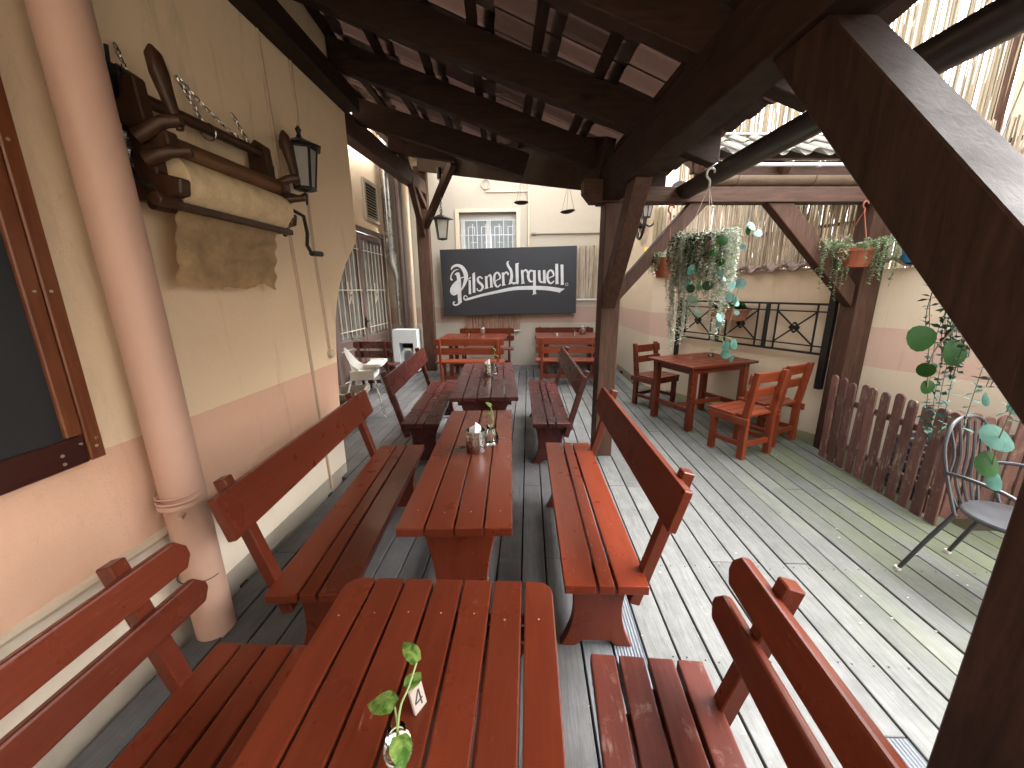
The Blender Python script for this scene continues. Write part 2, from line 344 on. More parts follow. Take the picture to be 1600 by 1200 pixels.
# deck of separate boards
deck = struct('deck')
pitch = .1425
def board(x, y0, y1, mat, dz=0):
    bm = bmesh.new(); bb(bm, -pitch/2+.0045, pitch/2-.0045, 0, y1-y0-.004, -.028, 0); o = obj('board', bm, mat, deck, .003)
    o.location = (x, y0, dz); o.rotation_euler = (random.uniform(-.0006, .0006), random.uniform(-.006, .006), 0)
n0 = int(-3.0/pitch)
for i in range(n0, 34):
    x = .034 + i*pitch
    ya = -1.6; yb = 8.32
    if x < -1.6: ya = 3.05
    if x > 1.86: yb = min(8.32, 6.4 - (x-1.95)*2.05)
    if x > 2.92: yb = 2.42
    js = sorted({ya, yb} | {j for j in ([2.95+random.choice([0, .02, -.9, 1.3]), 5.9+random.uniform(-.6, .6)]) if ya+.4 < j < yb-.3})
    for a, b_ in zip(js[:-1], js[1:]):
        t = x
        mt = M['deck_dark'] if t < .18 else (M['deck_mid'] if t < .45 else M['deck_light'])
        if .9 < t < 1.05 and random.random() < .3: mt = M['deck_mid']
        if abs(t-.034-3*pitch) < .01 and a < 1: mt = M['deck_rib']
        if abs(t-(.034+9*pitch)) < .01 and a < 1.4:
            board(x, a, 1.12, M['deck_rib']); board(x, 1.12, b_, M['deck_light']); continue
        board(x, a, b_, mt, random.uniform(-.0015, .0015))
part('joist', M['dark_x'], deck, lambda bm: [bb(bm, -3, 2.8, y, y+.05, -.2, -.034) for y in [-1.2, -.2, .8, 1.8, 2.8, 3.8, 4.8, 5.8, 6.8, 7.8]], kind='stuff')
part('deck_edge', M['picket_y'], deck, lambda bm: bb(bm, 2.87, 2.895, 2.45, 4.4, -.34, -.035))
def dscr(bm):
    rq = random.Random(3)
    for i in range(2, 33):
        for jy in (.8, 1.4, 2.0, 2.6, 3.2, 3.8, 4.4):
            if rq.random() < .12: continue
            for sx in (-.042, .042): lathe(bm, [(.0042, .0012), (.0035, .0026)], (.034+i*pitch-.0+sx+rq.uniform(-.006, .006), jy+rq.uniform(-.012, .012), 0), 7)
part('board_screws', M['screwdark'], deck, dscr, kind='stuff')
part('underlay', M['dark'], deck, lambda bm: (bb(bm, -3, 2.85, -1.6, 8.3, -.30, -.205), bb(bm, 2.85, 4.8, -1.6, 2.4, -.30, -.205)))

# left house wall with the quarter arch at its far end
lw = root('house_wall', 'cream plastered house wall on the left with salmon band and arched far end', 'wall', (0, 0, 0))
def left_wall(bm):
    pts = [(-1.6, -.3), (3.16, -.3), (3.165, .6), (3.22, 1.1), (3.27, 1.36), (3.33, 1.52), (3.43, 1.68), (3.56, 1.83), (3.70, 1.95), (3.83, 2.05), (3.86, 2.12), (3.86, 4.6), (-1.6, 4.6)]
    prism(bm, [(-1.65, y, z) for y, z in pts], (-.35, 0, 0))
part('plaster', M['wall_left'], lw, left_wall, bev=.012, seg=2)
def ledge(bm):
    pts = []; 
    for i in range(96):
        y = -1.6 + i*.05; pts.append((-1.648, y, .545 + .004*noise.noise(V((y*9, 0, 0)))))
    tube(bm, pts, [.022 + .006*noise.noise(V((p[1]*6, 3, 0))) for p in pts], 8)
part('ledge', M['cream_paint'], lw, ledge, smooth=True)

dw = root('doorway_wall', 'recessed cream wall beyond the arch that holds the grilled double door', 'wall')
def dwall(bm):
    bb(bm, -3.25, -2.98, 3.0, 5.70, -.3, 6); bb(bm, -3.25, -2.98, 8.12, 8.33, -.3, 6); bb(bm, -3.25, -2.98, 5.70, 8.12, 2.72, 6); bb(bm, -3.0, -2.002, 2.95, 3.05, -.3, 3.89)
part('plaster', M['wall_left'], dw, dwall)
# double door
dr = root('double_door', 'tall grey brown double door with cream grilles over dark panes beyond the arch', 'door', (-2.94, 5.72, 0))
part('door_frame', M['doorwood'], dr, lambda bm: (bb(bm, -.06, .02, 0, .07, 0, 2.70), bb(bm, -.06, .02, 2.31, 2.38, 0, 2.70), bb(bm, -.06, .02, 0.072, 2.308, 2.62, 2.70)), bev=.004)
for k, y0 in enumerate((.08, 1.20)):
    lf = part('door_leaf', M['doorwood'], dr, lambda bm: (bb(bm, -.05, 0, y0, y0+.10, .02, 2.6), bb(bm, -.05, 0, y0+1.0, y0+1.10, .02, 2.6), bb(bm, -.05, 0, y0+.1, y0+1.0, 2.5, 2.6), bb(bm, -.05, 0, y0+.1, y0+1.0, .66, .80), bb(bm, -.05, 0, y0+.1, y0+1.0, .02, .14)), bev=.004)
    for j in range(3): part('door_panel', M['doorwood'], lf, lambda bm: bb(bm, -.04, -.015, y0+.115+j*.295, y0+.39+j*.295, .15, .65), bev=.012)
    part('pane', M['darkglass'], lf, lambda bm: bb(bm, -.035, -.028, y0+.1, y0+1.0, .80, 2.5))
    part('muntin', M['doorwood'], lf, lambda bm: (bb(bm, -.045, -.012, y0+.53, y0+.57, .80, 2.5)))
    def gr(bm):
        for j in range(6): tube(bm, [(.025, y0+.13+j*.165, .86), (.025, y0+.13+j*.165, 2.44)], .009, 6)
        for z in (.96, 1.62, 2.30): tube(bm, [(.025, y0+.08, z), (.025, y0+1.02, z)], .009, 6)
        q = y0+.54
        tube(bm, [(.03, q-.06, 1.75), (.03, q-.06, 1.62), (.03, q, 1.55), (.03, q+.06, 1.62), (.03, q+.06, 1.75)], .009, 6)
        tube(bm, [(.03, q-.06, 1.40), (.03, q, 1.52), (.03, q+.06, 1.40)], .009, 6)
    part('grille', M['grille'], lf, gr)
part('door_handle', M['iron'], dr, lambda bm: (box(bm, (.02, 1.16, 1.05), (.02, .04, .2)), tube(bm, [(.03, 1.16, 1.08), (.07, 1.16, 1.08), (.07, 1.26, 1.08)], .009, 6)))
# louvred vent
vt = root('wall_vent', 'tall louvred metal vent in the wall above the door', 'vent', (-2.975, 7.4, 2.86))
part('vent_frame', M['louvre'], vt, lambda bm: (bb(bm, 0, .04, -.02, .05, 0, .72), bb(bm, 0, .04, .58, .65, 0, .72), bb(bm, 0, .04, .05, .58, 0, .07), bb(bm, 0, .04, .05, .58, .65, .72)), bev=.004)
part('backing', M['dark'], vt, lambda bm: bb(bm, .001, .006, .05, .58, .07, .65))
for i in range(11): part('louvre', M['louvre'], vt, lambda bm: box(bm, (.022, .315, .10+i*.05), (.035, .53, .006), Euler((0, R(38), 0)).to_matrix()))

# back wall with a real window opening (behind the upper edge of the sign)
bw = root('courtyard_back_wall', 'cream back wall with pink band closing the courtyard behind the sign', 'wall')
def bwall(bm):
    bb(bm, -3.25, -1.42, 8.33, 8.7, -.3, 6); bb(bm, -.25, 2.2, 8.33, 8.7, -.3, 6); bb(bm, -1.42, -.25, 8.33, 8.7, -.3, 2.2); bb(bm, -1.42, -.25, 8.33, 8.7, 3.13, 6)
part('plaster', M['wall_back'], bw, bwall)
wn = root('barred_window', 'small two sash window behind a white iron grille above the sign', 'window', (-.835, 8.5, 2.2))
part('window_frame', M['whiteplastic'], wn, lambda bm: (bb(bm, -.58, -.49, -.03, .04, 0, .92), bb(bm, .49, .58, -.03, .04, 0, .92), bb(bm, -.49, .49, -.03, .04, .80, .92), bb(bm, -.045, .045, -.035, .04, 0, .80)), bev=.005)
for s in (-1, 1):
    part('pane', M['skyglass'], wn, lambda bm: bb(bm, min(s*.05, s*.49), max(s*.05, s*.49), .0, .008, 0, .8))
part('blind', M['grille'], wn, lambda bm: bb(bm, -.48, .48, .03, .036, .55, .8))
def wgr(bm):
    for z in (.78, .50, .18): tube(bm, [(-.58, -.12, z), (.58, -.12, z)], .008, 5)
    for i in range(12):
        x = -.50+i*.091; z1 = [.80, .66, .72][i % 3]; tube(bm, [(x, -.12, 0), (x, -.12, z1)], .007, 5)
        if i % 3 == 1: tube(bm, [(x, -.12, z1), (x+.13, -.12, z1), (x+.13, -.12, .5)], .007, 5)
        if i % 3 == 2: tube(bm, [(x-.04, -.12, .36), (x+.09, -.12, .36), (x+.09, -.12, .10)], .007, 5)
part('grille', M['white'], wn, wgr)
part('window_surround', M['cream_paint'], wn, lambda bm: (bb(bm, -.66, -.586, -.185, -.168, 0, 1.0), bb(bm, .586, .66, -.185, -.168, 0, 1.0), bb(bm, -.586, .586, -.185, -.168, .932, 1.0)))
# things on the back wall
o = part('wall_pipe', M['cream_paint'], None, lambda bm: (tube(bm, [(-.005, 8.31, 5.5), (-.005, 8.31, 2.3)], .016, 8), tube(bm, [(-.85, 8.315, 3.62), (-.85, 8.315, 3.50), (-.02, 8.315, 3.50)], .011, 6)), smooth=True); tag(o, 'thin cream conduit running down the back wall beside the window', 'conduit')
o = part('wall_rod', M['gutter_tan'], None, lambda bm: (tube(bm, [(.06, 8.30, 2.70), (1.9, 8.30, 2.70)], .016, 8), box(bm, (.10, 8.31, 2.70), (.1, .03, .05))), smooth=True); tag(o, 'thin horizontal rod fixed to the back wall above the reed mat', 'rod')
o = part('cable_coil', M['grille'], None, lambda bm: [ring(bm, (-.85, 8.30+q*.004, 3.64), .085+q*.006, .006, (0, 1, 0), 20) for q in range(3)] + [tube(bm, [(-.85, 8.3, 3.72), (-.85, 8.31, 3.95)], .006, 5)]); tag(o, 'small coil of pale cable hung on the back wall above the window', 'cable')

def reeds(bm, p0, p1, z0, z1, n, r0=.005, r1=.008, lean=.02, zj=.02, depth=.012):
    p0, p1 = V((*p0, 0)), V((*p1, 0)); d = (p1-p0).normalized(); nr = V((-d.y, d.x, 0))
    for i in range(n):
        t = (i+random.uniform(-.3, .3))/n; p = p0.lerp(p1, t) + nr*random.uniform(-depth, depth); l = d*random.gauss(0, lean); r = random.uniform(r0, r1)
        a = p+V((0, 0, z0+random.uniform(-zj, zj))); b_ = p+l+V((0, 0, z1+random.uniform(-zj, zj))); mid = (a+b_)/2 + d*random.gauss(0, .008)
        tube(bm, [a, mid, b_], [r, r*.95, r*.8], 4, False)
rm = root('reed_mat', 'upright strip of pale reed matting on the back wall right of the sign', 'reed mat')
part('reed', M['reed'], rm, reeds, (1.0, 8.29), (1.86, 8.29), 1.42, 2.46, 110, kind='stuff')
part('batten', M['white'], rm, lambda bm: bb(bm, .99, 1.87, 8.255, 8.27, 1.385, 1.415))
rm = root('reed_mat', 'low strip of reddish reed matting on the back wall under the sign', 'reed mat')
part('reed', M['reed_red'], rm, reeds, (-1.36, 8.30), (-.19, 8.30), .74, 1.12, 120, kind='stuff')
part('batten', M['white'], rm, lambda bm: bb(bm, -.62, -.17, 8.265, 8.28, .745, .77))

# wall A (short return wall on the right) and wall B (long wall behind the railing)
A2 = V((1.95, 6.33)); B2 = V((3.14, 3.87)); eB = (B2-A2).normalized(); nB = V((eB.y, -eB.x)); nB = -nB if nB.x > 0 else nB   # nB points into the courtyard
def wb(d, off=0, z=0):
    p = A2 + eB*d + nB*off; return V((p.x, p.y, z))
rw = root('courtyard_return_wall', 'tall cream wall with pink band running back behind the single chair', 'wall')
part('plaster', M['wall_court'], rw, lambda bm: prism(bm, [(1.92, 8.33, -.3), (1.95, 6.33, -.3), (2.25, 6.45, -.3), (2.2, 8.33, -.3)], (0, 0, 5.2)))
lb = root('courtyard_side_wall', 'low cream wall behind the black railing carrying tiles and reed screen', 'wall')
def wallseg(bm, d0, d1, z0, z1, o0=0, o1=-.24): prism(bm, [wb(d0, o0, z0), wb(d1, o0, z0), wb(d1, o1, z0), wb(d0, o1, z0)], (0, 0, z1-z0))
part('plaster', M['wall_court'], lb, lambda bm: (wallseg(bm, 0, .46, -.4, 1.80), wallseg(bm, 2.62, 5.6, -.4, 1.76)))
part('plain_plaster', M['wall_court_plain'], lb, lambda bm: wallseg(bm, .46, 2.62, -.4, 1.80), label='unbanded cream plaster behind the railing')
for i in range(19):                                                       # coping tiles
    d = .05 + i*.235
    def cop(bm):
        n = 7; vs = []
        for k in range(2):
            w = wb(d, [.085, -.28][k], [1.80, 1.90][k]); row = []
            for j in range(n):
                t = j/(n-1); row.append(bm.verts.new(w + V((eB.x, eB.y, 0))*(t*.25) + V((0, 0, .034*math.sin(t*2*math.pi)))))
            vs.append(row)
        for j in range(n-1): bm.faces.new((vs[0][j], vs[0][j+1], vs[1][j+1], vs[1][j]))
        bmesh.ops.solidify(bm, geom=list(bm.faces), thickness=.018)
    part('coping_tile', M['tile_brown'], lb, cop, smooth=True)
rs = root('reed_screen', 'tall pale reed screen standing on the tiled wall behind the railing', 'reed screen')
part('reed', M['reed'], rs, reeds, wb(.16, .0)[:2], wb(5.4, .0)[:2], 1.86, 2.78, 620, .0052, .009, .03, .02, .014, kind='stuff')
part('batten', M['dark_x'], rs, lambda bm: [beam(bm, wb(.1, -.03, z), wb(5.4, -.03, z), .02, .03) for z in (2.2, 2.62)])
part('end_reed', M['reed_bright'], rs, reeds, wb(-.02, .05)[:2], wb(.18, .05)[:2], 1.86, 2.78, 20, .008, .012, .01, kind='stuff', label='thicker golden canes at the screen end')
E0 = V((5.3, 5.2)); eE = V((-.52, .86)).normalized()
rs = root('reed_screen', 'high golden reed screen rising beyond the far roof', 'reed screen')
part('reed', M['reed_bright'], rs, reeds, tuple(E0), tuple(E0+eE*5.2), 1.6, 5.05, 560, .008, .014, .05, .05, .02, kind='stuff')
part('post', M['brown_z'], rs, lambda bm: bb(bm, E0.x-.02, E0.x+.06, E0.y-.04, E0.y+.04, -.35, 4.6))
hw = root('neighbouring_house', 'sunlit cream house wall at the right beyond the reed screen', 'house')
part('wall', M['house'], hw, lambda bm: prism(bm, [(E0.x+.08, E0.y-.05, -.4), (7.2, -.5, -.4), (7.6, -.5, -.4), (5.8, 5.5, -.4)], (0, 0, 5.1)))

rh = root('added_sky_block_wall', 'plain cream wall closing the courtyard on the near side', 'wall')  # unseen wall, added to keep sky light off the near area
part('plaster', M['house'], rh, lambda bm: bb(bm, -2.0, 7.2, -4.3, -4.0, -.4, 5.2))

# ================================================================ TIMBER SHELTER (local frame: x = across, y = along the main beam)
TH = math.atan2(.0758, .99712)
sh = root('timber_shelter', 'dark brown timber shelter with braced posts and tiled roof over the tables', 'shelter', (.729, 3.642, 0), TH)
rot = Matrix.Rotation(TH, 4, 'Z'); SO = V((.729, 3.642, 0))
def L(p): return rot.inverted() @ (V(p) - SO)          # world -> shelter frame
def Wd(p): return rot @ V(p) + SO
part('post', M['brown_z'], sh, lambda bm: bb(bm, -.085, .085, -.08, .09, 0, 2.315), bev=.006)
part('post', M['dark_z'], sh, lambda bm: bb(bm, -.085, .085, -3.155, -2.985, 0, 2.33), bev=.006)
part('post', M['brown_z'], sh, lambda bm: bb(bm, 2.27, 2.46, -.09, .09, -.3, 2.315), bev=.006)
fp = L((-2.0, 7.75, 0))
part('post', M['brown_z'], sh, lambda bm: bb(bm, fp.x-.12, fp.x+.11, fp.y-.11, fp.y+.11, 0, 3.8), bev=.006)
part('beam', M['dark_y'], sh, lambda bm: bb(bm, -.11, .04, -4.5, .20, 2.333, 2.53), bev=.006, label='long main beam over the benches')
part('beam', M['dark_y'], sh, lambda bm: bb(bm, -.098, .028, -4.5, .24, 2.534, 2.62), bev=.005)
part('beam', M['brown_x'], sh, lambda bm: prism(bm, [(-.27, -.07, 2.50), (-.27, -.07, 2.40), (-.20, -.07, 2.319), (3.4, -.07, 2.319), (3.4, -.07, 2.44), (.1, -.07, 2.44), (.1, -.07, 2.50)], (0, .14, 0)), bev=.004, label='cross beam with chamfered end')
part('beam', M['dark_y'], sh, lambda bm: beam(bm, L((-1.575, -1.6, 3.22)), L((-1.575, 3.84, 3.22)), .145, .15), bev=.006, label='wall plate along the house wall')
part('beam', M['brown_y'], sh, lambda bm: beam(bm, L((-1.80, 3.95, 3.16)), L((-1.97, 7.70, 3.44)), .15, .22), bev=.006, label='plate running on to the far post')
part('beam', M['dark_y'], sh, lambda bm: beam(bm, L((.67, 3.72, 2.64)), L((-1.97, 7.66, 3.93)), .12, .42), bev=.006, label='sloping hip beam above the hanging lantern')
# braces
def br(bm, pts, a0, a1): prism(bm, [(a0, b, z) for b, z in pts], (a1-a0, 0, 0))
part('brace', M['brown_z'], sh, br, [(-.082, 1.43), (-.082, 1.62), (-.60, 2.331), (-.78, 2.331)], -.075, .045, bev=.005)
part('brace', M['dark_z'], sh, br, [(-2.11, 2.331), (-2.983, 1.34), (-2.983, 1.59), (-2.34, 2.331)], -.085, .055, bev=.005, label='big near brace at the right')
part('brace', M['brown_z'], sh, lambda bm: prism(bm, [(.087, -.05, 1.50), (.087, -.05, 1.65), (.66, -.05, 2.317), (.82, -.05, 2.317)], (0, .1, 0)), bev=.005)
part('brace', M['brown_z'], sh, lambda bm: prism(bm, [(2.268, -.05, 1.42), (2.268, -.05, 1.62), (1.57, -.05, 2.317), (1.34, -.05, 2.317)], (0, .1, 0)), bev=.005)
part('brace', M['brown_z'], sh, lambda bm: beam(bm, L((-1.92, 7.6, 2.78)), L((-1.10, 6.15, 3.42)), .09, .14), bev=.004)
part('brace', M['brown_z'], sh, lambda bm: beam(bm, L((-1.98, 7.62, 2.62)), L((-1.88, 6.6, 3.30)), .09, .12), bev=.004)
part('tie', M['brown_y'], sh, lambda bm: beam(bm, L((-1.93, 7.62, 3.12)), L((-1.86, 6.0, 3.62)), .08, .10), bev=.004)
# rafters
zb = lambda a: 2.615-.345*(a+.11)
RAF = [.17, -.70, -1.56, -2.42, -3.28, -4.14]
for b in RAF:
    part('rafter', M['dark_x'], sh, lambda bm: prism(bm, [(-2.36, b-.045, zb(-2.36)), (.47, b-.045, zb(.47)), (.50, b-.045, zb(.5)+.03), (.50, b-.045, zb(.5)+.215), (-2.36, b-.045, zb(-2.36)+.215)], (0, .09, 0)), bev=.004)
for (p0, p1) in (((-1.76, 4.35, 3.33), (-.03, 4.38, 2.80)), ((-1.84, 5.55, 3.44), (-1.0, 5.75, 3.36))):
    part('rafter', M['dark_x'], sh, lambda bm: beam(bm, L(V(p0)+V((0,0,.04))), L(V(p1)+V((0,0,.04))), .09, .22), bev=.004)
# battens and tiles
zt = lambda a, b: 2.615-.345*(a+.11)+.217 + max(0, b-.25)*.085
slope = math.atan(.345)
for k in range(9):
    a = .46 - k*.40; bmax = .30 if a > -.45 else min(4.5, .35 + (-a-.30)*1.9)
    def bat(bm):
        ys = [-4.4, .25] + ([bmax] if bmax > .4 else [])
        for y0, y1 in zip(ys[:-1], ys[1:]): beam(bm, (a, y0, zt(a, y0)+.020), (a, y1, zt(a, y1)+.020), .065, .04)
    part('batten', M['dark_y'], sh, bat)
def tile_mesh():
    bm = bmesh.new(); n = 7; vs = []
    for k in range(2):
        row = []
        for j in range(n):
            t = j/(n-1); row.append(bm.verts.new(((k-.5)*.49, (t-.5)*.244, .013*math.sin(t*2*math.pi))))
        vs.append(row)
    for j in range(n-1): bm.faces.new((vs[0][j], vs[0][j+1], vs[1][j+1], vs[1][j]))
    bmesh.ops.solidify(bm, geom=list(bm.faces), thickness=.014); bmesh.ops.recalc_face_normals(bm, faces=bm.faces)
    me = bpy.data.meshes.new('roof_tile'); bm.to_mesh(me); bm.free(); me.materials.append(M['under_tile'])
    me.polygons.foreach_set('use_smooth', [True]*len(me.polygons)); me.set_sharp_from_angle(angle=R(40)); return me
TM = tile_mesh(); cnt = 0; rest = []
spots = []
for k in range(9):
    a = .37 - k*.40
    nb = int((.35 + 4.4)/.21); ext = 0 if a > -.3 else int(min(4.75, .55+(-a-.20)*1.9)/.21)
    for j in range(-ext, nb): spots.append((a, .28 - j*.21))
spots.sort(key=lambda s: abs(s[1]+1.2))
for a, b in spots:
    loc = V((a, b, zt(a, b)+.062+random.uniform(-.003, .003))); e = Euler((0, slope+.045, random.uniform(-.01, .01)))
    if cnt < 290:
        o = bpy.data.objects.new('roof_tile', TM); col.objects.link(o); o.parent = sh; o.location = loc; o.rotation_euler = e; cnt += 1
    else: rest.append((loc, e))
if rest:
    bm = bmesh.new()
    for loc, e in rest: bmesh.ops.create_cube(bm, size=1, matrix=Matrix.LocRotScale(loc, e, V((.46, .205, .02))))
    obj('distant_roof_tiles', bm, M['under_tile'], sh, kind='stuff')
# main gutter
def gut(bm, c0, c1, r, t=.004, n=12, a0=-math.pi, a1=0):
    c0, c1 = V(c0), V(c1); d = (c1-c0).normalized(); s = d.cross(V((0, 0, 1))).normalized(); rows = []
    for c in (c0, c1):
        rows.append([[bm.verts.new(c + s*math.cos(a0+(a1-a0)*j/n)*q + V((0, 0, math.sin(a0+(a1-a0)*j/n)*q))) for j in range(n+1)] for q in (r, r-t)])
    for j in range(n):
        bm.faces.new((rows[0][0][j], rows[0][0][j+1], rows[1][0][j+1], rows[1][0][j])); bm.faces.new((rows[0][1][j+1], rows[0][1][j], rows[1][1][j], rows[1][1][j+1]))
        for e in (0, 1): bm.faces.new((rows[e][0][j+1], rows[e][0][j], rows[e][1][j], rows[e][1][j+1]))
    for j in (0, n): bm.faces.new((rows[0][0][j], rows[1][0][j], rows[1][1][j], rows[0][1][j]))
gt = root('rain_gutter', 'dark brown half round gutter hanging along the near roof edge', 'gutter', SO, TH)
part('channel', M['gutter'], gt, gut, (.60, -4.5, 2.452), (.60, .05, 2.43), .088, smooth=True)
part('bead', M['gutter'], gt, lambda bm: tube(bm, [(.688, -4.5, 2.452), (.688, .05, 2.43)], .009, 8), smooth=True)
part('end_cap', M['gutter'], gt, lambda bm: lathe(bm, [(.086, 0), (.086, .006)], (.60, .052, 2.43), 16, 'y'))
for b in (-.62, -1.6, -2.6): part('bracket', M['gutter'], gt, gut, (.60, b-.012, 2.451), (.60, b+.012, 2.451), .094, .005, smooth=True)

# second roof behind the cross beam
r2 = root('back_tiled_roof', 'small mossy tiled roof edge above the tan gutter on the right', 'roof', SO, TH)
part('fascia', M['brown_x'], r2, lambda bm: bb(bm, .70, 3.6, .09, .12, 2.58, 2.685), bev=.003)
part('rafter', M['brown_y'], r2, lambda bm: [beam(bm, (a, -.0, 2.60), (a, .62, 2.95), .06, .09) for a in (.75, 1.5, 2.3, 3.1)])
part('deck_boards', M['brown_y'], r2, lambda bm: prism(bm, [(.7, .05, 2.675), (3.6, .05, 2.675), (3.6, .64, 2.995), (.7, .64, 2.995)], (0, 0, .015)))
for i in range(15):
    for k in range(2):
        a = .66+i*.205
        def t2(bm):
            n = 8; vs = []
            for q in range(2):
                y = -.01 + (k+q)*.33; z = 2.715 + (y+.01)*.53 + (1-q)*.014; row = []
                for j in range(n):
                    t = j/(n-1); row.append(bm.verts.new((a+t*.215, y, z + .030*math.sin(t*2*math.pi) + random.uniform(-.002, .002))))
                vs.append(row)
            for j in range(n-1): bm.faces.new((vs[0][j], vs[0][j+1], vs[1][j+1], vs[1][j]))
            bmesh.ops.solidify(bm, geom=list(bm.faces), thickness=-.016)
        part('roof_tile', M['tile_top'], r2, t2, smooth=True)
part('ridge_pipe', M['zinc'], r2, lambda bm: tube(bm, [(.7, .62, 3.075), (3.6, .62, 3.075)], .016, 8), smooth=True)
g2 = root('rain_gutter', 'tan half round gutter running across above the far railing', 'gutter', SO, TH)
part('channel', M['gutter_tan'], g2, gut, (.72, -.005, 2.525), (3.5, -.005, 2.53), .075, smooth=True)
for a in (1.05, 1.72, 2.45): part('bracket', M['gutter_tan'], g2, gut, (a-.01, -.005, 2.525), (a+.01, -.005, 2.526), .081, .005, smooth=True)
part('support', M['brown_x'], g2, lambda bm: bb(bm, .72, 3.5, .055, .075, 2.44, 2.58))
o = part('overhead_pipe', M['white'], None, lambda bm: (tube(bm, [Wd((.72, -.07, 2.607)), Wd((3.5, -.07, 2.615))], .014, 8), tube(bm, [Wd((1.70, -.07, 2.609)), Wd((1.74, -.07, 2.609))], .019, 8)), smooth=True); tag(o, 'thin white pipe lying along the top of the tan gutter', 'pipe')

# ================================================================ LEFT WALL FITTINGS
dp = root('downpipe', 'fat salmon painted downpipe leaning close to the left wall', 'downpipe', (-1.53, 1.462, 0))
part('pipe', M['salmon'], dp, lambda bm: tube(bm, [(0, .03, -.02), (0, .01, 1.5), (0, -.03, 3.3)], .080, 28), smooth=True)
part('collar', M['salmon'], dp, lambda bm: (ring(bm, (0, .0, .73), .080, .0045, (0, 0, 1), 28), ring(bm, (0, .0, .755), .080, .004, (0, 0, 1), 28), lathe(bm, [(.0825, 0), (.0825, .02)], (0, 0, .70), 28)), smooth=True)
part('clamp_screw', M['salmon'], dp, lambda bm: tube(bm, [(.07, -.07, .69), (.09, -.11, .69)], .011, 8))
part('joint', M['iron'], dp, lambda bm: ring(bm, (0, .01, .33), .0805, .0022, (.1, .1, 1), 28))

for (y0, y1, nm) in ((2.69, 2.86, 'cream cable conduit bent down the left wall beyond the old mangle'), (3.03, 3.09, 'shorter cream conduit near the arch ending in a socket')):
    cd = root('cable_conduit', nm, 'conduit')
    zend = .0 if y0 < 3 else 1.14
    part('conduit', M['conduit'], cd, lambda bm: tube(bm, [(-1.647, y0, 3.3), (-1.647, (y0+y1)/2-.02, 1.9), (-1.647, y1, zend)], .0135, 6), smooth=True)
    if y0 > 3: part('socket', M['cream_paint'], cd, lambda bm: (lathe(bm, [(.035, 0), (.035, .03), (.02, .04)], (-1.648, y1, 1.10), 16, 'x'),), smooth=True)

cb = root('chalkboard', 'large black chalkboard in a red brown wooden frame at the left edge', 'chalkboard', (-1.60, 1.277, 1.008))
part('panel', M['slate'], cb, lambda bm: bb(bm, -.03, .0, -1.5, -.09, .09, 1.5))
part('stile', M['frame_wood'], cb, lambda bm: bb(bm, -.035, .018, -.049, 0, .002, 1.6), bev=.004)
part('stile', M['frame_wood'], cb, lambda bm: bb(bm, -.035, .014, -.10, -.051, .104, 1.6), bev=.004)
part('rail', M['frame_wood_y'], cb, lambda bm: bb(bm, -.035, .012, -1.6, -.051, 0, .102), bev=.004)
part('rail', M['frame_wood_y'], cb, lambda bm: bb(bm, -.035, .012, -1.6, -.102, 1.5, 1.6), bev=.004)
for y, z in ((-.025, .05), (-.02, .08), (-.07, .075), (-.13, .055), (-.13, .025), (-.03, .60), (-.075, .60), (-.03, 1.05)):
    part('screw', M['brass'], cb, lambda bm: lathe(bm, [(.006, 0), (.005, .003)], (.017, y, z), 10, 'x'))

# old laundry mangle hung on the wall
mg = root('old_mangle', 'antique wooden laundry mangle with cloth roller hung high on the left wall', 'mangle', (-1.62, 1.66, 1.95))
def cheek(bm, y):
    prism(bm, [(.0, y, .44), (.05, y, .50), (.11, y, .46), (.12, y, .30), (.20, y, .27), (.20, y, .22), (.13, y, .19), (.13, y, .12), (.22, y, .10), (.21, y, .04), (.12, y, .02), (.0, y, .02)], (0, .055, 0))
part('cheek', M['mangle_wood'], mg, cheek, -.02, bev=.006); part('cheek', M['mangle_wood'], mg, cheek, .735, bev=.006)
for y in (-.045, .76):
    part('fork', M['mangle_wood'], mg, lambda bm: (tube(bm, [(.10, y, .24), (.19, y+.03, .30), (.25, y+.05, .31)], [.03, .024, .022], 10), tube(bm, [(.12, y, .16), (.20, y+.02, .19), (.27, y+.05, .20)], [.03, .022, .018], 10)), smooth=True)
    part('handle', M['mangle_wood'], mg, lambda bm: tube(bm, [(.23, y+.06, .28), (.22, y+.055, .34), (.21, y+.05, .40), (.20, y+.045, .47), (.195, y+.04, .53), (.19, y+.04, .56)], [.014, .02, .025, .032, .028, .008], 12), smooth=True)
part('top_bar', M['mangle_wood'], mg, lambda bm: tube(bm, [(.07, .02, .405), (.07, .76, .43)], .026, 14), smooth=True)
part('upper_roller', M['mangle_roller'], mg, lambda bm: tube(bm, [(.13, .01, .235), (.13, .76, .245)], .047, 18), smooth=True)
def clr(bm):
    n = 24; rows = []
    for i in range(16):
        y = .03+i*.72/15; rows.append([bm.verts.new((.12 + math.cos(2*math.pi*j/n)*(.10+.006*noise.noise(V((y*7, j*.5, 0)))), y, .11 + math.sin(2*math.pi*j/n)*(.10+.006*noise.noise(V((y*7, j*.5, 1)))))) for j in range(n)])
    for i in range(15):
        for j in range(n): bm.faces.new((rows[i][j], rows[i][(j+1) % n], rows[i+1][(j+1) % n], rows[i+1][j]))
    bm.faces.new(rows[0][::-1]); bm.faces.new(rows[-1])
part('cloth_roller', M['cloth2'], mg, clr, smooth=True)
part('bottom_bar', M['mangle_wood'], mg, lambda bm: (bb(bm, .14, .175, -.06, .80, -.012, .018), tube(bm, [(.16, -.09, .01), (.16, .02, .01)], .026, 12)), bev=.003)
part('lower_roller', M['mangle_wood'], mg, lambda bm: tube(bm, [(.09, -.03, .0), (.09, .80, .015)], .02, 10), smooth=True)
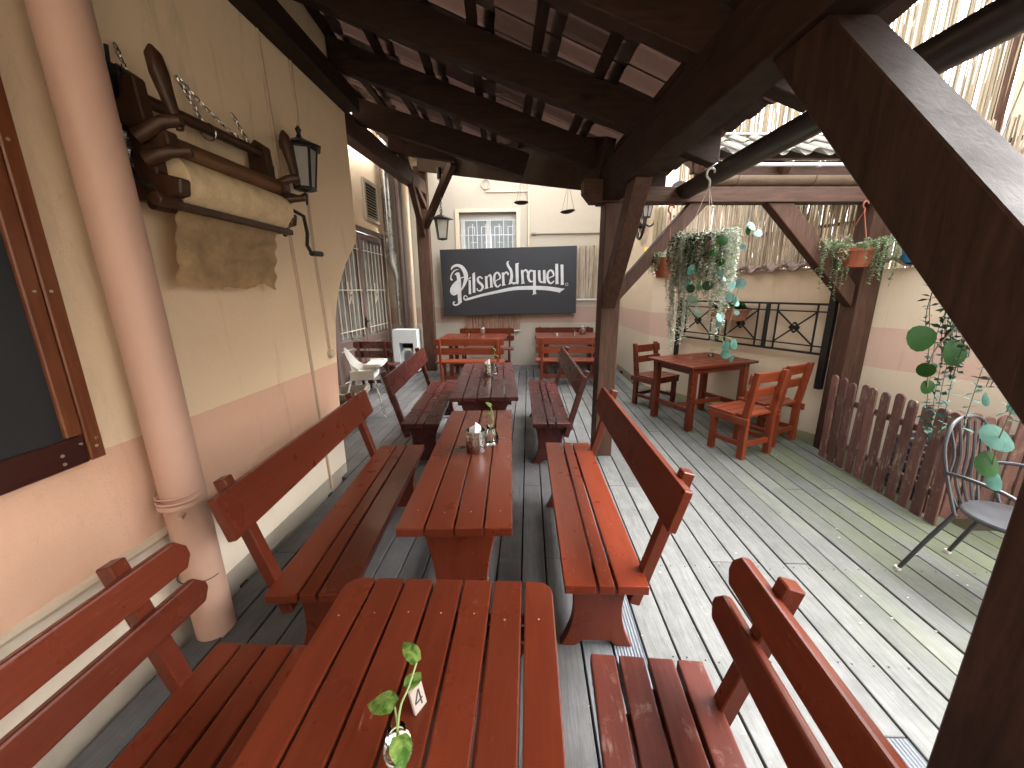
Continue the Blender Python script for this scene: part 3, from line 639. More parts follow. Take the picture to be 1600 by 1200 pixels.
def hang(bm):
    nx, nz_ = 26, 20; g_ = []
    for i in range(nx+1):
        t = i/nx; row = []
        for k in range(nz_+1):
            u = k/nz_; y = .05+t*.665+.012*noise.noise(V((u*6, 5, 0)))*(1 if i in (0, nx) else 0) - .02*u*(1-t); z = .03 - u*(.355 + .03*noise.noise(V((t*4.3, 1, 2)))+ .014*noise.noise(V((t*17, 1, 2))))
            x = .125 - .06*u + .014*noise.noise(V((t*3, u*5, 4))) + .006*math.sin(u*26+noise.noise(V((t*4, 0, 0)))*3)
            row.append(bm.verts.new((x, y, z)))
        g_.append(row)
    for i in range(nx):
        for k in range(nz_): bm.faces.new((g_[i][k], g_[i+1][k], g_[i+1][k+1], g_[i][k+1]))
    bmesh.ops.solidify(bm, geom=list(bm.faces), thickness=.003)
part('hanging_cloth', M['cloth'], mg, hang, smooth=True)
part('leg', M['mangle_wood'], mg, lambda bm: (beam(bm, (.08, 0, .1), (.14, -.02, -.01), .04, .05), ), bev=.004)
part('leg', M['mangle_wood'], mg, lambda bm: (beam(bm, (.08, .77, .1), (.14, .80, -.01), .03, .05), ), bev=.004)
part('crank', M['iron'], mg, lambda bm: (tube(bm, [(.12, .78, .12), (.19, .80, .13), (.24, .82, .10), (.25, .82, 0), (.25, .80, -.07), (.25, .84, -.115)], .011, 8), tube(bm, [(.25, .84, -.115), (.25, .96, -.11)], .017, 10)), smooth=True)
def spring(bm): tube(bm, [(.05+.018*math.cos(t*.8), -.05+.018*math.sin(t*.8), .14+t*.0011) for t in range(0, 130)], .0035, 4)
part('spring', M['steel'], mg, spring, smooth=True)
part('lever', M['iron'], mg, lambda bm: tube(bm, [(.05, -.05, .14), (.07, -.05, .08), (.12, -.02, .06)], .008, 6), smooth=True)
part('spring_hook', M['iron'], mg, lambda bm: tube(bm, [(.05, -.05, .285), (.05, -.05, .33)], .006, 6), smooth=True)
part('wing_nut', M['iron'], mg, lambda bm: (tube(bm, [(.08, -.08, .42), (.10, -.09, .52)], .007, 6), ring(bm, (.10, -.11, .455), .014, .006, (1, 0, 0), 10), ring(bm, (.10, -.06, .455), .014, .006, (1, 0, 0), 10), tube(bm, [(.02, -.02, .40), (.12, -.11, .44)], .02, 8)), smooth=True)
for c0, c1, sg_ in (((.0, .05, .60), (.05, .03, .46), 0), ((.0, .33, .62), (.07, .36, .42), 0), ((.0, .33, .62), (.07, .60, .45), .02), ((.0, .66, .60), (.07, .66, .45), 0)): part('chain', M['steel'], mg, chain, c0, c1, sag=sg_)
part('ring', M['steel'], mg, lambda bm: ring(bm, (.08, .36, .40), .036, .004, (0, 1, .2)))

def lantern_body(bm, s, n=6):
    pass
def lantern(rt, h, w, n=4, metal=None, up=True):
    """lantern hanging from its local origin; body h tall, w wide at the top"""
    metal = metal or M['iron']; q = lambda r, z, k: V((r*math.cos(2*math.pi*k/n+math.pi/n), r*math.sin(2*math.pi*k/n+math.pi/n), z))
    rt_, rb = w*.46, w*.30
    part('roof', metal, rt, lambda bm: lathe(bm, [(.012, 0), (.02, -.02*h/.3), (w*.2, -.10*h), (w*.66, -.22*h), (w*.66, -.245*h), (w*.45, -.25*h)], (0, 0, 0), n*1 if n > 4 else 4))
    part('frame', metal, rt, lambda bm: ([beam(bm, q(rt_, -.25*h, k), q(rb, -h*.97, k), .012, .012) for k in range(n)], [beam(bm, q(rb, -h*.97, k), q(rb, -h*.97, (k+1) % n), .016, .016) for k in range(n)], [beam(bm, q(rt_, -.26*h, k), q(rt_, -.26*h, (k+1) % n), .014, .014) for k in range(n)]))
    for k in range(n):
        def pn(bm):
            f = bm.faces.new([bm.verts.new(x) for x in (q(rt_*.97, -.26*h, k), q(rt_*.97, -.26*h, (k+1) % n), q(rb*.97, -.96*h, (k+1) % n), q(rb*.97, -.96*h, k))]); bmesh.ops.solidify(bm, geom=[f], thickness=.003)
        part('pane', M['lampglass'], rt, pn)
    part('base', metal, rt, lambda bm: lathe(bm, [(rb*1.05, -h*.975), (rb*.5, -h*1.0), (.006, -h*1.03)], (0, 0, 0), n))
wl = root('wall_lantern', 'black wall lantern half hidden behind the right end of the mangle', 'lantern', (-1.50, 2.76, 2.60))
lantern(wl, .34, .21, 6)
part('finial', M['iron'], wl, lambda bm: lathe(bm, [(.01, -.01), (.014, .01), (.02, .025), (.006, .045)], (0, 0, 0), 10), smooth=True)
part('bracket', M['iron'], wl, lambda bm: (tube(bm, [(-.14, -.12, -.30), (-.10, -.10, -.37), (-.03, -.03, -.385), (0, 0, -.36)], .011, 8), tube(bm, [(0, 0, -.36), (0, 0, -.43)], [.012, .006], 8), tube(bm, [(-.14, -.12, -.22), (-.145, -.12, -.34)], .018, 8)), smooth=True)

hl = root('hanging_lantern', 'dark square lantern hanging on a chain beneath the sloping hip beam', 'lantern', (-1.432, 6.72, 2.84), R(20))
lantern(hl, .42, .30, 4)
part('chain', M['iron'], hl, lambda bm: (chain(bm, (0, 0, 0), (0, 0, .52), .055, .006), ring(bm, (0, 0, .02), .022, .005, (0, 1, 0))))
part('hanger', M['iron'], hl, lambda bm: lathe(bm, [(.04, .50), (.04, .66)], (0, 0, 0), 12))

# pipes beside the door
for x, y, r, z0, z1, mt, lb_ in ((-2.80, 8.10, .085, 2.3, 5.8, 'zinc', 'wide shiny zinc flue rising above the heater'), (-2.72, 8.10, .036, .9, 2.35, 'zinc', 'thin steel pipe dropping to the white heater'),
                                 (-2.62, 8.22, .05, 0, 5.8, 'doorwood', 'dull brown downpipe in the back left corner'), (-2.44, 8.24, .045, 0, 5.8, 'cream_paint', 'cream painted downpipe beside the far post')):
    o = part('flue_pipe', M[mt], None, lambda bm: (tube(bm, [(x, y, z0), (x, y, z1)], r, 16), [ring(bm, (x, y, z), r+.003, .007, (0, 0, 1), 16) for z in ((z0+z1)*.3, (z0+z1)*.5) if z0 < z < z1]), smooth=True); tag(o, lb_, 'pipe')
o = part('pipe_elbow', M['zinc'], None, lambda bm: tube(bm, [(-2.80, 8.10, 2.32), (-2.79, 8.08, 2.15), (-2.72, 8.08, 1.95), (-2.70, 8.08, 1.80)], [.085, .075, .055, .045], 14), smooth=True); tag(o, 'zinc reducer joining the wide flue to the thin pipe', 'pipe')

ht = root('heater', 'white boxy outdoor heater standing in the corner beside the far post', 'heater', (-2.43, 7.62, 0))
part('casing', M['white'], ht, lambda bm: (bb(bm, -.24, -.12, -.17, .14, .03, .86), bb(bm, .16, .24, -.17, .14, .03, .86), bb(bm, -.12, .16, -.17, .14, .60, .86), bb(bm, -.12, .16, -.17, .14, .03, .22), bb(bm, -.12, .16, .05, .14, .22, .60)), bev=.0)
part('burner', M['whiteplastic'], ht, lambda bm: tube(bm, [(-.1, -.08, .24), (-.09, -.1, .38), (-.02, -.1, .46), (.08, -.1, .46), (.14, -.1, .38), (.14, -.08, .24)], .035, 10), smooth=True)
part('grate', M['dark'], ht, lambda bm: bb(bm, -.10, .14, .02, .03, .48, .58))
part('foot', M['iron'], ht, lambda bm: [bb(bm, x-.02, x+.02, y-.02, y+.02, 0, .03) for x in (-.2, .2) for y in (-.13, .1)])

# ================================================================ SIGN
sg = root('brewery_sign', 'long black wall sign lettered Pilsner Urquell in silver script', 'sign', (-.41, 8.20, 1.765), 0)
sg.rotation_euler = (R(3), R(-.9), 0)
SW, SH = 2.76, 1.33
part('panel', M['signblack'], sg, lambda bm: bb(bm, -SW/2, SW/2, -.04, .04, -SH/2, SH/2), bev=.006)
def zm(x, y):     # traced coordinates of the lettering -> board
    s = (x-128+(y-128)*-.03)/(1480-128); t0 = 128-31*s; t1 = 790-25*s; t = (y-t0)/(t1-t0)
    x0 = 108+40*t; x1 = 1480-10*t; s = (x-x0)/(x1-x0); return ((s-.5)*SW, (.5-t)*SH)
def smoothp(p, k=4):
    out = []; n = len(p)
    for i in range(n-1):
        a = p[max(0, i-1)]; b = p[i]; c = p[i+1]; d = p[min(n-1, i+2)]
        for j in range(k):
            t = j/k; out.append(tuple(.5*((2*b[q]) + (-a[q]+c[q])*t + (2*a[q]-5*b[q]+4*c[q]-d[q])*t*t + (-a[q]+3*b[q]-3*c[q]+d[q])*t**3) for q in range(len(b))))
    out.append(tuple(p[-1])); return out
def ribbon(bm, pts, w=None, curve=True):
    """pts (x,y[,w]) in traced units"""
    P = [(p[0], p[1], (p[2] if len(p) > 2 else w)) for p in pts]
    if curve and len(P) > 2: P = smoothp(P)
    Lf, Rt = [], []
    for i, p in enumerate(P):
        a = P[max(0, i-1)]; b = P[min(len(P)-1, i+1)]; dx, dy = b[0]-a[0], b[1]-a[1]; l = math.hypot(dx, dy) or 1; nx, ny = -dy/l, dx/l
        Lf.append(zm(p[0]+nx*p[2]/2, p[1]+ny*p[2]/2)); Rt.append(zm(p[0]-nx*p[2]/2, p[1]-ny*p[2]/2))
    yf, yb_ = -.0435 - random.uniform(0, .0006), -.0385
    vl = [bm.verts.new((x, yf, z)) for x, z in Lf]; vr = [bm.verts.new((x, yf, z)) for x, z in Rt]
    wl_ = [bm.verts.new((x, yb_, z)) for x, z in Lf]; wr = [bm.verts.new((x, yb_, z)) for x, z in Rt]
    for i in range(len(P)-1):
        bm.faces.new((vl[i], vl[i+1], vr[i+1], vr[i])); bm.faces.new((wl_[i+1], wl_[i], vl[i], vl[i+1])[::-1]); bm.faces.new((wr[i], wr[i+1], vr[i+1], vr[i])[::-1])
    bm.faces.new((vl[0], vr[0], wr[0], wl_[0])); bm.faces.new((vl[-1], wl_[-1], wr[-1], vr[-1]))
def poly(bm, pts):
    yf = -.0435 - random.uniform(0, .0006); a = [bm.verts.new((x, yf, z)) for x, z in (zm(*p) for p in pts)]; b = [bm.verts.new((v.co.x, -.0385, v.co.z)) for v in a]
    bm.faces.new(a)
    for i in range(len(a)): bm.faces.new((a[i], a[(i+1) % len(a)], b[(i+1) % len(a)], b[i]))
G = {
 'P': [('r', [(222, 322, 12), (240, 295, 20), (285, 280, 26), (330, 298, 34), (362, 345, 42), (372, 400, 40), (358, 455, 30), (335, 505, 16), (308, 545, 6)]),
       ('r', [(298, 320, 5), (262, 328, 10), (232, 358, 12), (218, 395, 12), (222, 420, 16), (236, 420, 14)]),
       ('r', [(285, 352, 36), (300, 420, 38), (303, 560, 38), (308, 655, 36)]),
       ('p', [(282, 425), (255, 445), (228, 475), (210, 510), (207, 540), (218, 566), (242, 580), (268, 574), (288, 556), (300, 545), (300, 430)]),
       ('r', [(326, 636, 8), (296, 664, 16), (262, 678, 16), (242, 668, 14), (243, 648, 14), (258, 645, 8)]),
       ('r', [(318, 410, 6), (345, 396, 10), (392, 398, 8)]), ('r', [(262, 372, 14), (285, 352, 12)])],
 'i': [('r', [(408, 424, 22), (410, 566, 24)]), ('r', [(390, 418, 8), (422, 398, 10)])],
 'l': [('r', [(450, 360, 26), (452, 552, 26)]), ('r', [(438, 372, 10), (462, 350, 8)])],
 's': [('r', [(538, 412, 14), (514, 394, 14), (492, 408, 20), (496, 440, 24), (528, 470, 26), (540, 500, 24), (516, 532, 16), (486, 526, 12), (484, 506, 10)])],
 'n': [('r', [(574, 388, 24), (580, 508, 26)]), ('r', [(586, 402, 8), (606, 378, 14), (622, 392, 22), (628, 498, 25)]), ('r', [(560, 512, 9), (598, 502, 9)]), ('r', [(612, 500, 9), (644, 490, 9)])],
 'e': [('r', [(656, 446, 9), (690, 424, 9), (716, 408, 12), (710, 374, 20), (688, 352, 16), (662, 374, 20), (656, 425, 24), (668, 474, 22), (692, 494, 16), (722, 466, 10)])],
 'r': [('r', [(744, 352, 24), (750, 478, 25)]), ('r', [(754, 376, 8), (774, 350, 16), (794, 362, 18), (792, 380, 8)]), ('r', [(734, 482, 9), (772, 472, 9)])],
 'U': [('r', [(806, 240, 5), (790, 258, 18), (800, 292, 24), (824, 330, 26), (832, 390, 28), (822, 440, 28), (812, 464, 18)]), ('r', [(800, 470, 8), (828, 452, 16), (858, 460, 20), (890, 446, 8)]), ('r', [(884, 268, 30), (888, 440, 28), (896, 462, 14)]), ('r', [(872, 270, 10), (904, 262, 8)])],
 'r2': [('r', [(936, 328, 24), (944, 458, 26)]), ('r', [(948, 352, 8), (966, 328, 16), (986, 340, 20), (984, 358, 8)]), ('r', [(926, 462, 9), (964, 456, 9)])],
 'q': [('r', [(1052, 348, 10), (1026, 334, 16), (1002, 356, 24), (998, 400, 26), (1016, 440, 20), (1050, 440, 8)]), ('r', [(1058, 332, 26), (1060, 470, 28), (1058, 566, 26)]), ('r', [(1040, 574, 5), (1076, 556, 18)])],
 'u': [('r', [(1106, 332, 24), (1110, 420, 24), (1124, 448, 20), (1150, 446, 10)]), ('r', [(1156, 330, 25), (1160, 460, 26)])],
 'e2': [('r', [(1190, 414, 9), (1226, 398, 10), (1250, 384, 12), (1242, 348, 22), (1218, 332, 16), (1194, 356, 20), (1188, 400, 24), (1202, 448, 22), (1228, 460, 16), (1256, 436, 10)])],
 'l2': [('r', [(1280, 270, 28), (1284, 464, 28)]), ('r', [(1268, 466, 9), (1302, 462, 9)])],
 'l3': [('r', [(1332, 278, 28), (1336, 470, 28)]), ('r', [(1320, 474, 9), (1352, 470, 9)])],
}
for k, parts in G.items():
    def ltr(bm):
        for t, p in parts: (ribbon if t == 'r' else poly)(bm, p)
    part('letter', M['signpaint'], sg, ltr)
part('swoosh', M['signpaint'], sg, lambda bm: (ribbon(bm, [(385, 600, 6), (364, 580, 9), (348, 596, 12), (356, 622, 16), (400, 614, 22), (520, 580, 24), (680, 545, 28), (850, 512, 34), (1000, 505, 38), (1150, 508, 40), (1250, 520, 42), (1318, 532, 44)]), poly(bm, [(1300, 510), (1362, 514), (1302, 558)])))
part('registered_mark', M['signpaint'], sg, lambda bm: ring(bm, (zm(1380, 472)[0], -.041, zm(1380, 472)[1]), .027, .004, (0, 1, 0), 16, 4))
for x in (-1.25, -.86, .30, 1.25): part('screw_eye', M['steel'], sg, lambda bm: ring(bm, (x, 0, SH/2+.012), .014, .004, (0, 1, 0), 10, 4))

# ================================================================ FURNITURE
def plank(bm, x0, x1, y0, y1, z0, z1): bb(bm, x0, x1, y0, y1, z0, z1)
def hourglass(bm, y, w, h, th, waist=.66, arch=.03):
    """solid trestle leg panel in the xz plane, standing at y"""
    n = 12; lf = []
    for i in range(n+1):
        z = h*i/n; t = i/n; k = waist+(1-waist)*abs(2*t-1)**2.0; lf.append((w/2*k, z))
    feet = [(w*.30, 0), (w*.18, arch), (-w*.18, arch), (-w*.30, 0)]
    pts = [(-x, z) for x, z in lf] + [(x, z) for x, z in lf[::-1]] + feet
    prism(bm, [(x, y, z) for x, z in pts], (0, th, 0))
def bench(label, loc, rz, L_, side, widths, c='red', back='board', group='varnished benches along the row of tables', z=.45, n_slats=2, chamfer=False, tilt=.28, wornseat=None):
    """local: seat from y=0 (near end) to y=L_, x=0 at the front edge facing the table, back towards side"""
    rt = root('bench', label, 'bench', loc, rz, group); x = 0; s = side
    W_ = sum(widths)+.012*(len(widths)-1)
    for w in widths:
        x1 = x + w
        part('seat_plank', wornseat or M[c+'_y'], rt, lambda bm: bb(bm, min(s*x, s*x1), max(s*x, s*x1), 0, L_, z-.04, z), bev=.005, seg=2); x = x1+.012
    for y in (.14, L_-.19):
        part('leg', M[c+'_z'], rt, lambda bm: (hourglass(bm, y, W_*.98, z-.041, .045), bmesh.ops.translate(bm, verts=bm.verts, vec=(s*W_/2, 0, 0))), bev=.004)
    part('stretcher', M[c+'_y'], rt, lambda bm: bb(bm, s*W_/2-.02, s*W_/2+.02, .185, L_-.19, .14, .22), bev=.003)
    top = .455 if back == 'board' else .41
    for y in (.10, L_-.13):
        yy = y
        part('back_post', M[c+'_z'], rt, lambda bm: beam(bm, (s*(W_-.03), yy, z-.16), (s*(W_-.03+(top+.16)*tilt), yy, z+top), .048, .048, (0, 1, 0)), bev=.004)
        part('cleat', M[c+'_x'], rt, lambda bm: bb(bm, min(s*(W_-.22), s*(W_+.035)), max(s*(W_-.22), s*(W_+.035)), yy+.026, yy+.062, z-.11, z-.041), bev=.003)
    ux = V((s*tilt*1.0, 0, 1)).normalized(); nx = V((-s, 0, tilt)).normalized()
    def slat(bm, h0, h1):
        base = V((s*(W_+.075*tilt), 0, z)) ; c0 = base + ux*((h0+h1)/2) + nx*.042
        hh = (h1-h0)/2; c = .034 if back != 'board' else .006; a0 = c0 - nx*.016
        prism(bm, [a0+V((0, y_, 0))+ux*u_ for y_, u_ in ((-.03, -hh+c), (-.03+c*.8, -hh), (L_+.03-c*.8, -hh), (L_+.03, -hh+c), (L_+.03, hh-c), (L_+.03-c*.8, hh), (-.03+c*.8, hh), (-.03, hh-c))], nx*.032)
    if back == 'board': part('backrest', M[c+'_y'], rt, slat, .26, .44, bev=.006, seg=2)
    else:
        part('back_slat', M[c+'_y'], rt, slat, .155, .245, bev=.008, seg=2); part('back_slat', M[c+'_y'], rt, slat, .285, .385, bev=.008, seg=2)
    return rt
W3 = [.125, .062, .125]
bench('nearest left bench with two back slats and a four plank seat against the downpipe', (-.70, -.55, 0), 0, 1.565, -1, [.078, .078, .078, .078], 'red', 'slats')
bench('nearest right bench with scuffed four plank seat and two back slats', (.135, -.55, 0), R(-2.5), 1.57, 1, [.079, .079, .079, .079], 'red', 'slats', wornseat=M['worn_y'])
bench('left bench with one broad back board beside the conduit, second from the camera', (-.695, 1.24, 0), R(4), 1.50, -1, W3, 'red')
bench('bright red right bench in front of the timber post with one broad back board', (.148, 1.31, 0), R(.6), 1.49, 1, W3, 'red', wornseat=wood('bright_red_seat', (.100, .0145, .0052), (.135, .022, .0078), 'y', .30, .08, wear=(.28, .14, .10), wearamt=.68, knots=False, var=.08))
bench('third left bench, dull plum red, beside the white high chair', (-.80, 3.22, 0), R(4.5), 1.68, -1, W3, 'plum')
bench('third right bench, plum red, at the dark far table', (.04, 3.23, 0), R(1.2), 1.70, 1, W3, 'plum')

def table(label, loc, rz, W_, L_, n, c, z=.77, th=.035, round_=0, hole=None, legs=True, group='plank tables down the middle'):
    rt = root('table', label, 'table', loc, rz, group); w = (W_-(n-1)*.008)/n
    for i in range(n):
        x0 = i*(w+.008)
        def pl(bm):
            if round_ and i in (0, n-1):
                r = round_; s = 1 if i == 0 else -1; xo = x0 if i == 0 else x0+w; xi = x0+w if i == 0 else x0
                arc = [(xo + s*(r-r*math.cos(t)), L_-r+r*math.sin(t)) for t in [k*math.pi/2/6 for k in range(7)]]
                prism(bm, [(x, y, z-th) for x, y in [(xi, 0), (xo, 0)]+arc+[(xi, L_)]], (0, 0, th))
            else: bb(bm, x0, x0+w, 0, L_, z-th, z)
        part('table_plank', M[c+'_y'], rt, pl, bev=.004, seg=2)
    if legs:
        for y in (.13, L_-.17):
            part('leg', M[c+'_z'], rt, lambda bm: (hourglass(bm, y, W_*.80, z-th-.001, .045, .62, .04), bmesh.ops.translate(bm, verts=bm.verts, vec=(W_/2, 0, 0))), bev=.004)
            part('cross_rail', M[c+'_x'], rt, lambda bm: bb(bm, .05, W_-.05, y+.05, y+.09, z-th-.085, z-th-.001), bev=.004)
        part('stretcher', M[c+'_y'], rt, lambda bm: bb(bm, W_/2-.02, W_/2+.02, .18, L_-.17, .26, .36), bev=.003)
    def scr(bm):
        for i in range(n):
            for y in (.11, L_-.13): lathe(bm, [(.0024, z+.0002), (.002, z+.0008)], (i*(w+.008)+w*(.5+random.uniform(-.06, .06)), y+random.uniform(-.01, .01), 0), 8)
    part('screw_heads', M['brass'], rt, scr, kind='stuff')
    if hole: part('cable_hole', M['dark'], rt, lambda bm: lathe(bm, [(.016, z+.0008), (.016, z+.0016)], hole, 16))
    return rt
table('nearest table, seven glossy red brown planks with rounded corners', (-.534, -.45, 0), 0, .604, 1.41, 7, 'red', round_=.045)
table('narrow second table of four red planks with a dark cable hole', (-.478, 1.20, 0), R(2.6), .422, 1.395, 4, 'red', hole=(.155, .735, 0))
table('dark plum table of five planks, third from the camera', (-.633, 2.92, 0), R(4.3), .555, 1.52, 5, 'plum')

# far pairs: table between two slatted benches
def slat_bench(label, loc, rz, L_, c, group='slatted benches by the back wall'):
    rt = root('bench', label, 'bench', loc, rz, group)     # local: length along x, front of seat at y=0, back at y=+.34
    for k in range(3): part('seat_plank', M[c+'_x'], rt, lambda bm: bb(bm, 0, L_, k*.105, k*.105+.095, .415, .445), bev=.005)
    for x in (.10, L_-.10):
        part('back_post', M[c+'_z'], rt, lambda bm: beam(bm, (x, .30, .0), (x, .40, .84), .04, .035, (0, 1, 0)), bev=.003)
        part('leg', M[c+'_z'], rt, lambda bm: bb(bm, x-.02, x+.02, .02, .06, 0, .414), bev=.003)
        part('rail', M[c+'_y'], rt, lambda bm: bb(bm, x-.018, x+.018, .061, .30, .33, .413), bev=.003)
    part('stretcher', M[c+'_x'], rt, lambda bm: bb(bm, .12, L_-.12, .17, .20, .12, .18), bev=.003)
    for z0, z1, y in ((.57, .68, .345), (.72, .83, .362)):
        def sl(bm):
            r = .035; arc = []
            for (cx_, cz_, a0) in ((r, z0+r, 180), (L_-r, z0+r, 270), (L_-r, z1-r, 0), (r, z1-r, 90)):
                for k in range(5): t = R(a0+k*22.5); arc.append((cx_+r*math.cos(t), cz_+r*math.sin(t)))
            prism(bm, [(x, y-.022, z) for x, z in arc], (0, -.024, 0))
        part('back_slat', M[c+'_x'], rt, sl)
    return rt
def trestle(label, loc, L_, Wy, c):
    rt = root('table', label, 'table', loc, 0, 'tables by the back wall')
    for k in range(5): part('table_plank', M[c+'_x'], rt, lambda bm: bb(bm, 0, L_, k*Wy/5, (k+1)*Wy/5-.008, .745, .775), bev=.004)
    for x in (.16, L_-.22): part('leg', M[c+'_z'], rt, lambda bm: (bb(bm, x, x+.07, .12, .17, 0, .744), bb(bm, x, x+.07, Wy-.17, Wy-.12, 0, .744), bb(bm, x+.002, x+.068, .171, Wy-.171, .66, .743)), bev=.004)
    part('stretcher', M[c+'_x'], rt, lambda bm: bb(bm, .17, L_-.17, Wy/2-.02, Wy/2+.02, .20, .28), bev=.003)
trestle('far left table under the sign with jar and withered sprig', (-1.60, 6.72, 0), 1.20, .85, 'red')
trestle('far right table partly hidden by the timber post', (.14, 6.86, 0), 1.25, .85, 'red')
slat_bench('slatted bench on the camera side of the far left table', (-.40, 6.55, 0), math.pi, 1.15, 'orange')
slat_bench('slatted bench against the back wall under the left of the sign', (-1.44, 7.72, 0), 0, 1.14, 'red')
slat_bench('slatted bench on the camera side of the far right table', (1.30, 6.70, 0), math.pi, 1.18, 'orange')
slat_bench('slatted bench against the back wall under the right of the sign', (.14, 7.85, 0), 0, 1.22, 'red')
b_ = slat_bench('lone slatted bench behind the white high chair by the door', (-2.15, 6.28, 0), math.pi, .62, 'plum')

def chair(label, c, face, w=.42, d=.40, mat='orange'):
    """c = centre on floor, face = direction the sitter looks"""
    rz = math.atan2(face[1], face[0]) - math.pi/2; rt = root('chair', label, 'chair', (c[0], c[1], 0), rz, 'chunky wooden chairs round the corner table')
    for sx in (-1, 1):
        x = sx*(w/2-.025)
        part('leg', M[mat+'_z'], rt, lambda bm: bb(bm, x-.024, x+.024, d/2-.06, d/2, 0, .414), bev=.004)
        part('back_post', M[mat+'_z'], rt, lambda bm: (prism(bm, [(x-.024, -d/2+.005, 0), (x-.024, -d/2+.07, 0), (x-.024, -d/2+.07, .42), (x-.024, -d/2+.0, .86), (x-.024, -d/2-.05, .86), (x-.024, -d/2+.005, .42)], (.048, 0, 0))), bev=.004)
        part('side_rail', M[mat+'_y'], rt, lambda bm: bb(bm, x+sx*.025, x+sx*.047, -d/2-.02, d/2+.01, .345, .413), bev=.003)
        part('side_rail', M[mat+'_y'], rt, lambda bm: bb(bm, x-.015, x+.015, -d/2+.071, d/2-.061, .12, .165), bev=.003)
    for k in range(4): part('seat_plank', M[mat+'_x'], rt, lambda bm: bb(bm, -w/2-.02+(.04 if k == 3 else 0), w/2+.02-(.04 if k == 3 else 0), d/2+.02-(k+1)*.098+.006, d/2+.02-k*.098, .415, .44), bev=.003)
    for z0, z1 in ((.60, .69), (.74, .84)):
        yb_ = -d/2+.07-.07*((z0+z1)/2-.42)/.44
        part('back_slat', M[mat+'_x'], rt, lambda bm: beam(bm, (-w/2-.01, yb_+.012, (z0+z1)/2), (w/2+.01, yb_+.012, (z0+z1)/2), .024, z1-z0, (0, -.16, 1)), bev=.006)
    part('cross_rail', M[mat+'_x'], rt, lambda bm: bb(bm, -w/2+.05, w/2-.05, -d/2+.02, -d/2+.05, .12, .17), bev=.003)
    part('cross_rail', M[mat+'_x'], rt, lambda bm: bb(bm, -w/2+.05, w/2-.05, d/2-.045, d/2-.015, .345, .413), bev=.003)
    return rt
chair('dark single chair on the far left side of the corner table', (1.78, 5.36), (.50, -.80), .46, .38, 'red')
chair('orange wooden chair nearest the camera at the corner table', (2.14, 3.75), (-.42, .90))
chair('orange wooden chair between the corner table and railing post', (2.60, 4.08), (-.50, .86))

# corner table
e1 = V((.92, .39, 0)).normalized(); ct = root('table', 'reddish rectangular table with four legs beneath the hanging plant', 'table', (1.78, 4.17, 0), math.atan2(.39, .92))
for k in range(6): part('table_plank', M['red_x'], ct, lambda bm: bb(bm, 0, 1.0, k*.123, k*.123+.117, .742, .77), bev=.004)
for x in (.07, .85):
    for y in (.05, .62): part('leg', M['red_z' if x < .5 else 'orange_z'], ct, lambda bm: bb(bm, x, x+.075, y, y+.065, 0, .741), bev=.004)
    part('end_rail', M['red_y'], ct, lambda bm: bb(bm, x+.02, x+.055, .116, .619, .20, .26), bev=.003)
    part('end_rail', M['red_y'], ct, lambda bm: bb(bm, x+.02, x+.055, .116, .619, .66, .74), bev=.003)
part('apron', M['red_x'], ct, lambda bm: (bb(bm, .146, .849, .06, .085, .67, .741), bb(bm, .146, .849, .64, .665, .67, .741)), bev=.003)
part('stretcher', M['orange_x'], ct, lambda bm: bb(bm, .126, .869, .34, .375, .20, .255), bev=.003)

# ================================================================ RAILING on the side wall
rl = root('iron_railing', 'black iron railing panel with crossed rosettes fixed along the cream wall', 'railing')
def rp(d, z, off=.07): return wb(d, off, z)
part('post', M['iron'], rl, lambda bm: beam(bm, rp(.65, .55), rp(.65, 1.47), .05, .05, (eB.x, eB.y, 0)), bev=.003)
part('post', M['iron'], rl, lambda bm: beam(bm, rp(2.56, .58), rp(2.56, 1.60), .06, .06, (eB.x, eB.y, 0)), bev=.003)
for d in (1.30, 1.92): part('post', M['iron'], rl, lambda bm: beam(bm, rp(d, .93), rp(d, 1.43), .035, .035, (eB.x, eB.y, 0)), bev=.002)
for z, t in ((1.435, .022), (1.36, .014), (1.01, .014), (.935, .022)):
    part('rail', M['iron'], rl, lambda bm: beam(bm, rp(.67, z), rp(2.53, z), t, t))
for d0, d1 in ((.68, 1.28), (1.32, 1.90), (1.94, 2.52)):
    i0, i1 = d0+.09, d1-.09; cm = (i0+i1)/2
    for d in (i0, i1): part('upright', M['iron'], rl, lambda bm: beam(bm, rp(d, .94), rp(d, 1.43), .014, .014, (eB.x, eB.y, 0)))
    for s in (1, -1): part('diagonal', M['iron'], rl, lambda bm: beam(bm, rp(i0, 1.185-s*.17), rp(i1, 1.185+s*.17), .012, .014, (0, 0, 1)))
    part('rosette', M['iron'], rl, lambda bm: (beam(bm, rp(cm-.05, 1.185), rp(cm, 1.24), .02, .012), beam(bm, rp(cm, 1.24), rp(cm+.05, 1.185), .02, .012), beam(bm, rp(cm+.05, 1.185), rp(cm, 1.13), .02, .012), beam(bm, rp(cm, 1.13), rp(cm-.05, 1.185), .02, .012), box(bm, rp(cm, 1.185), (.045, .045, .045))))

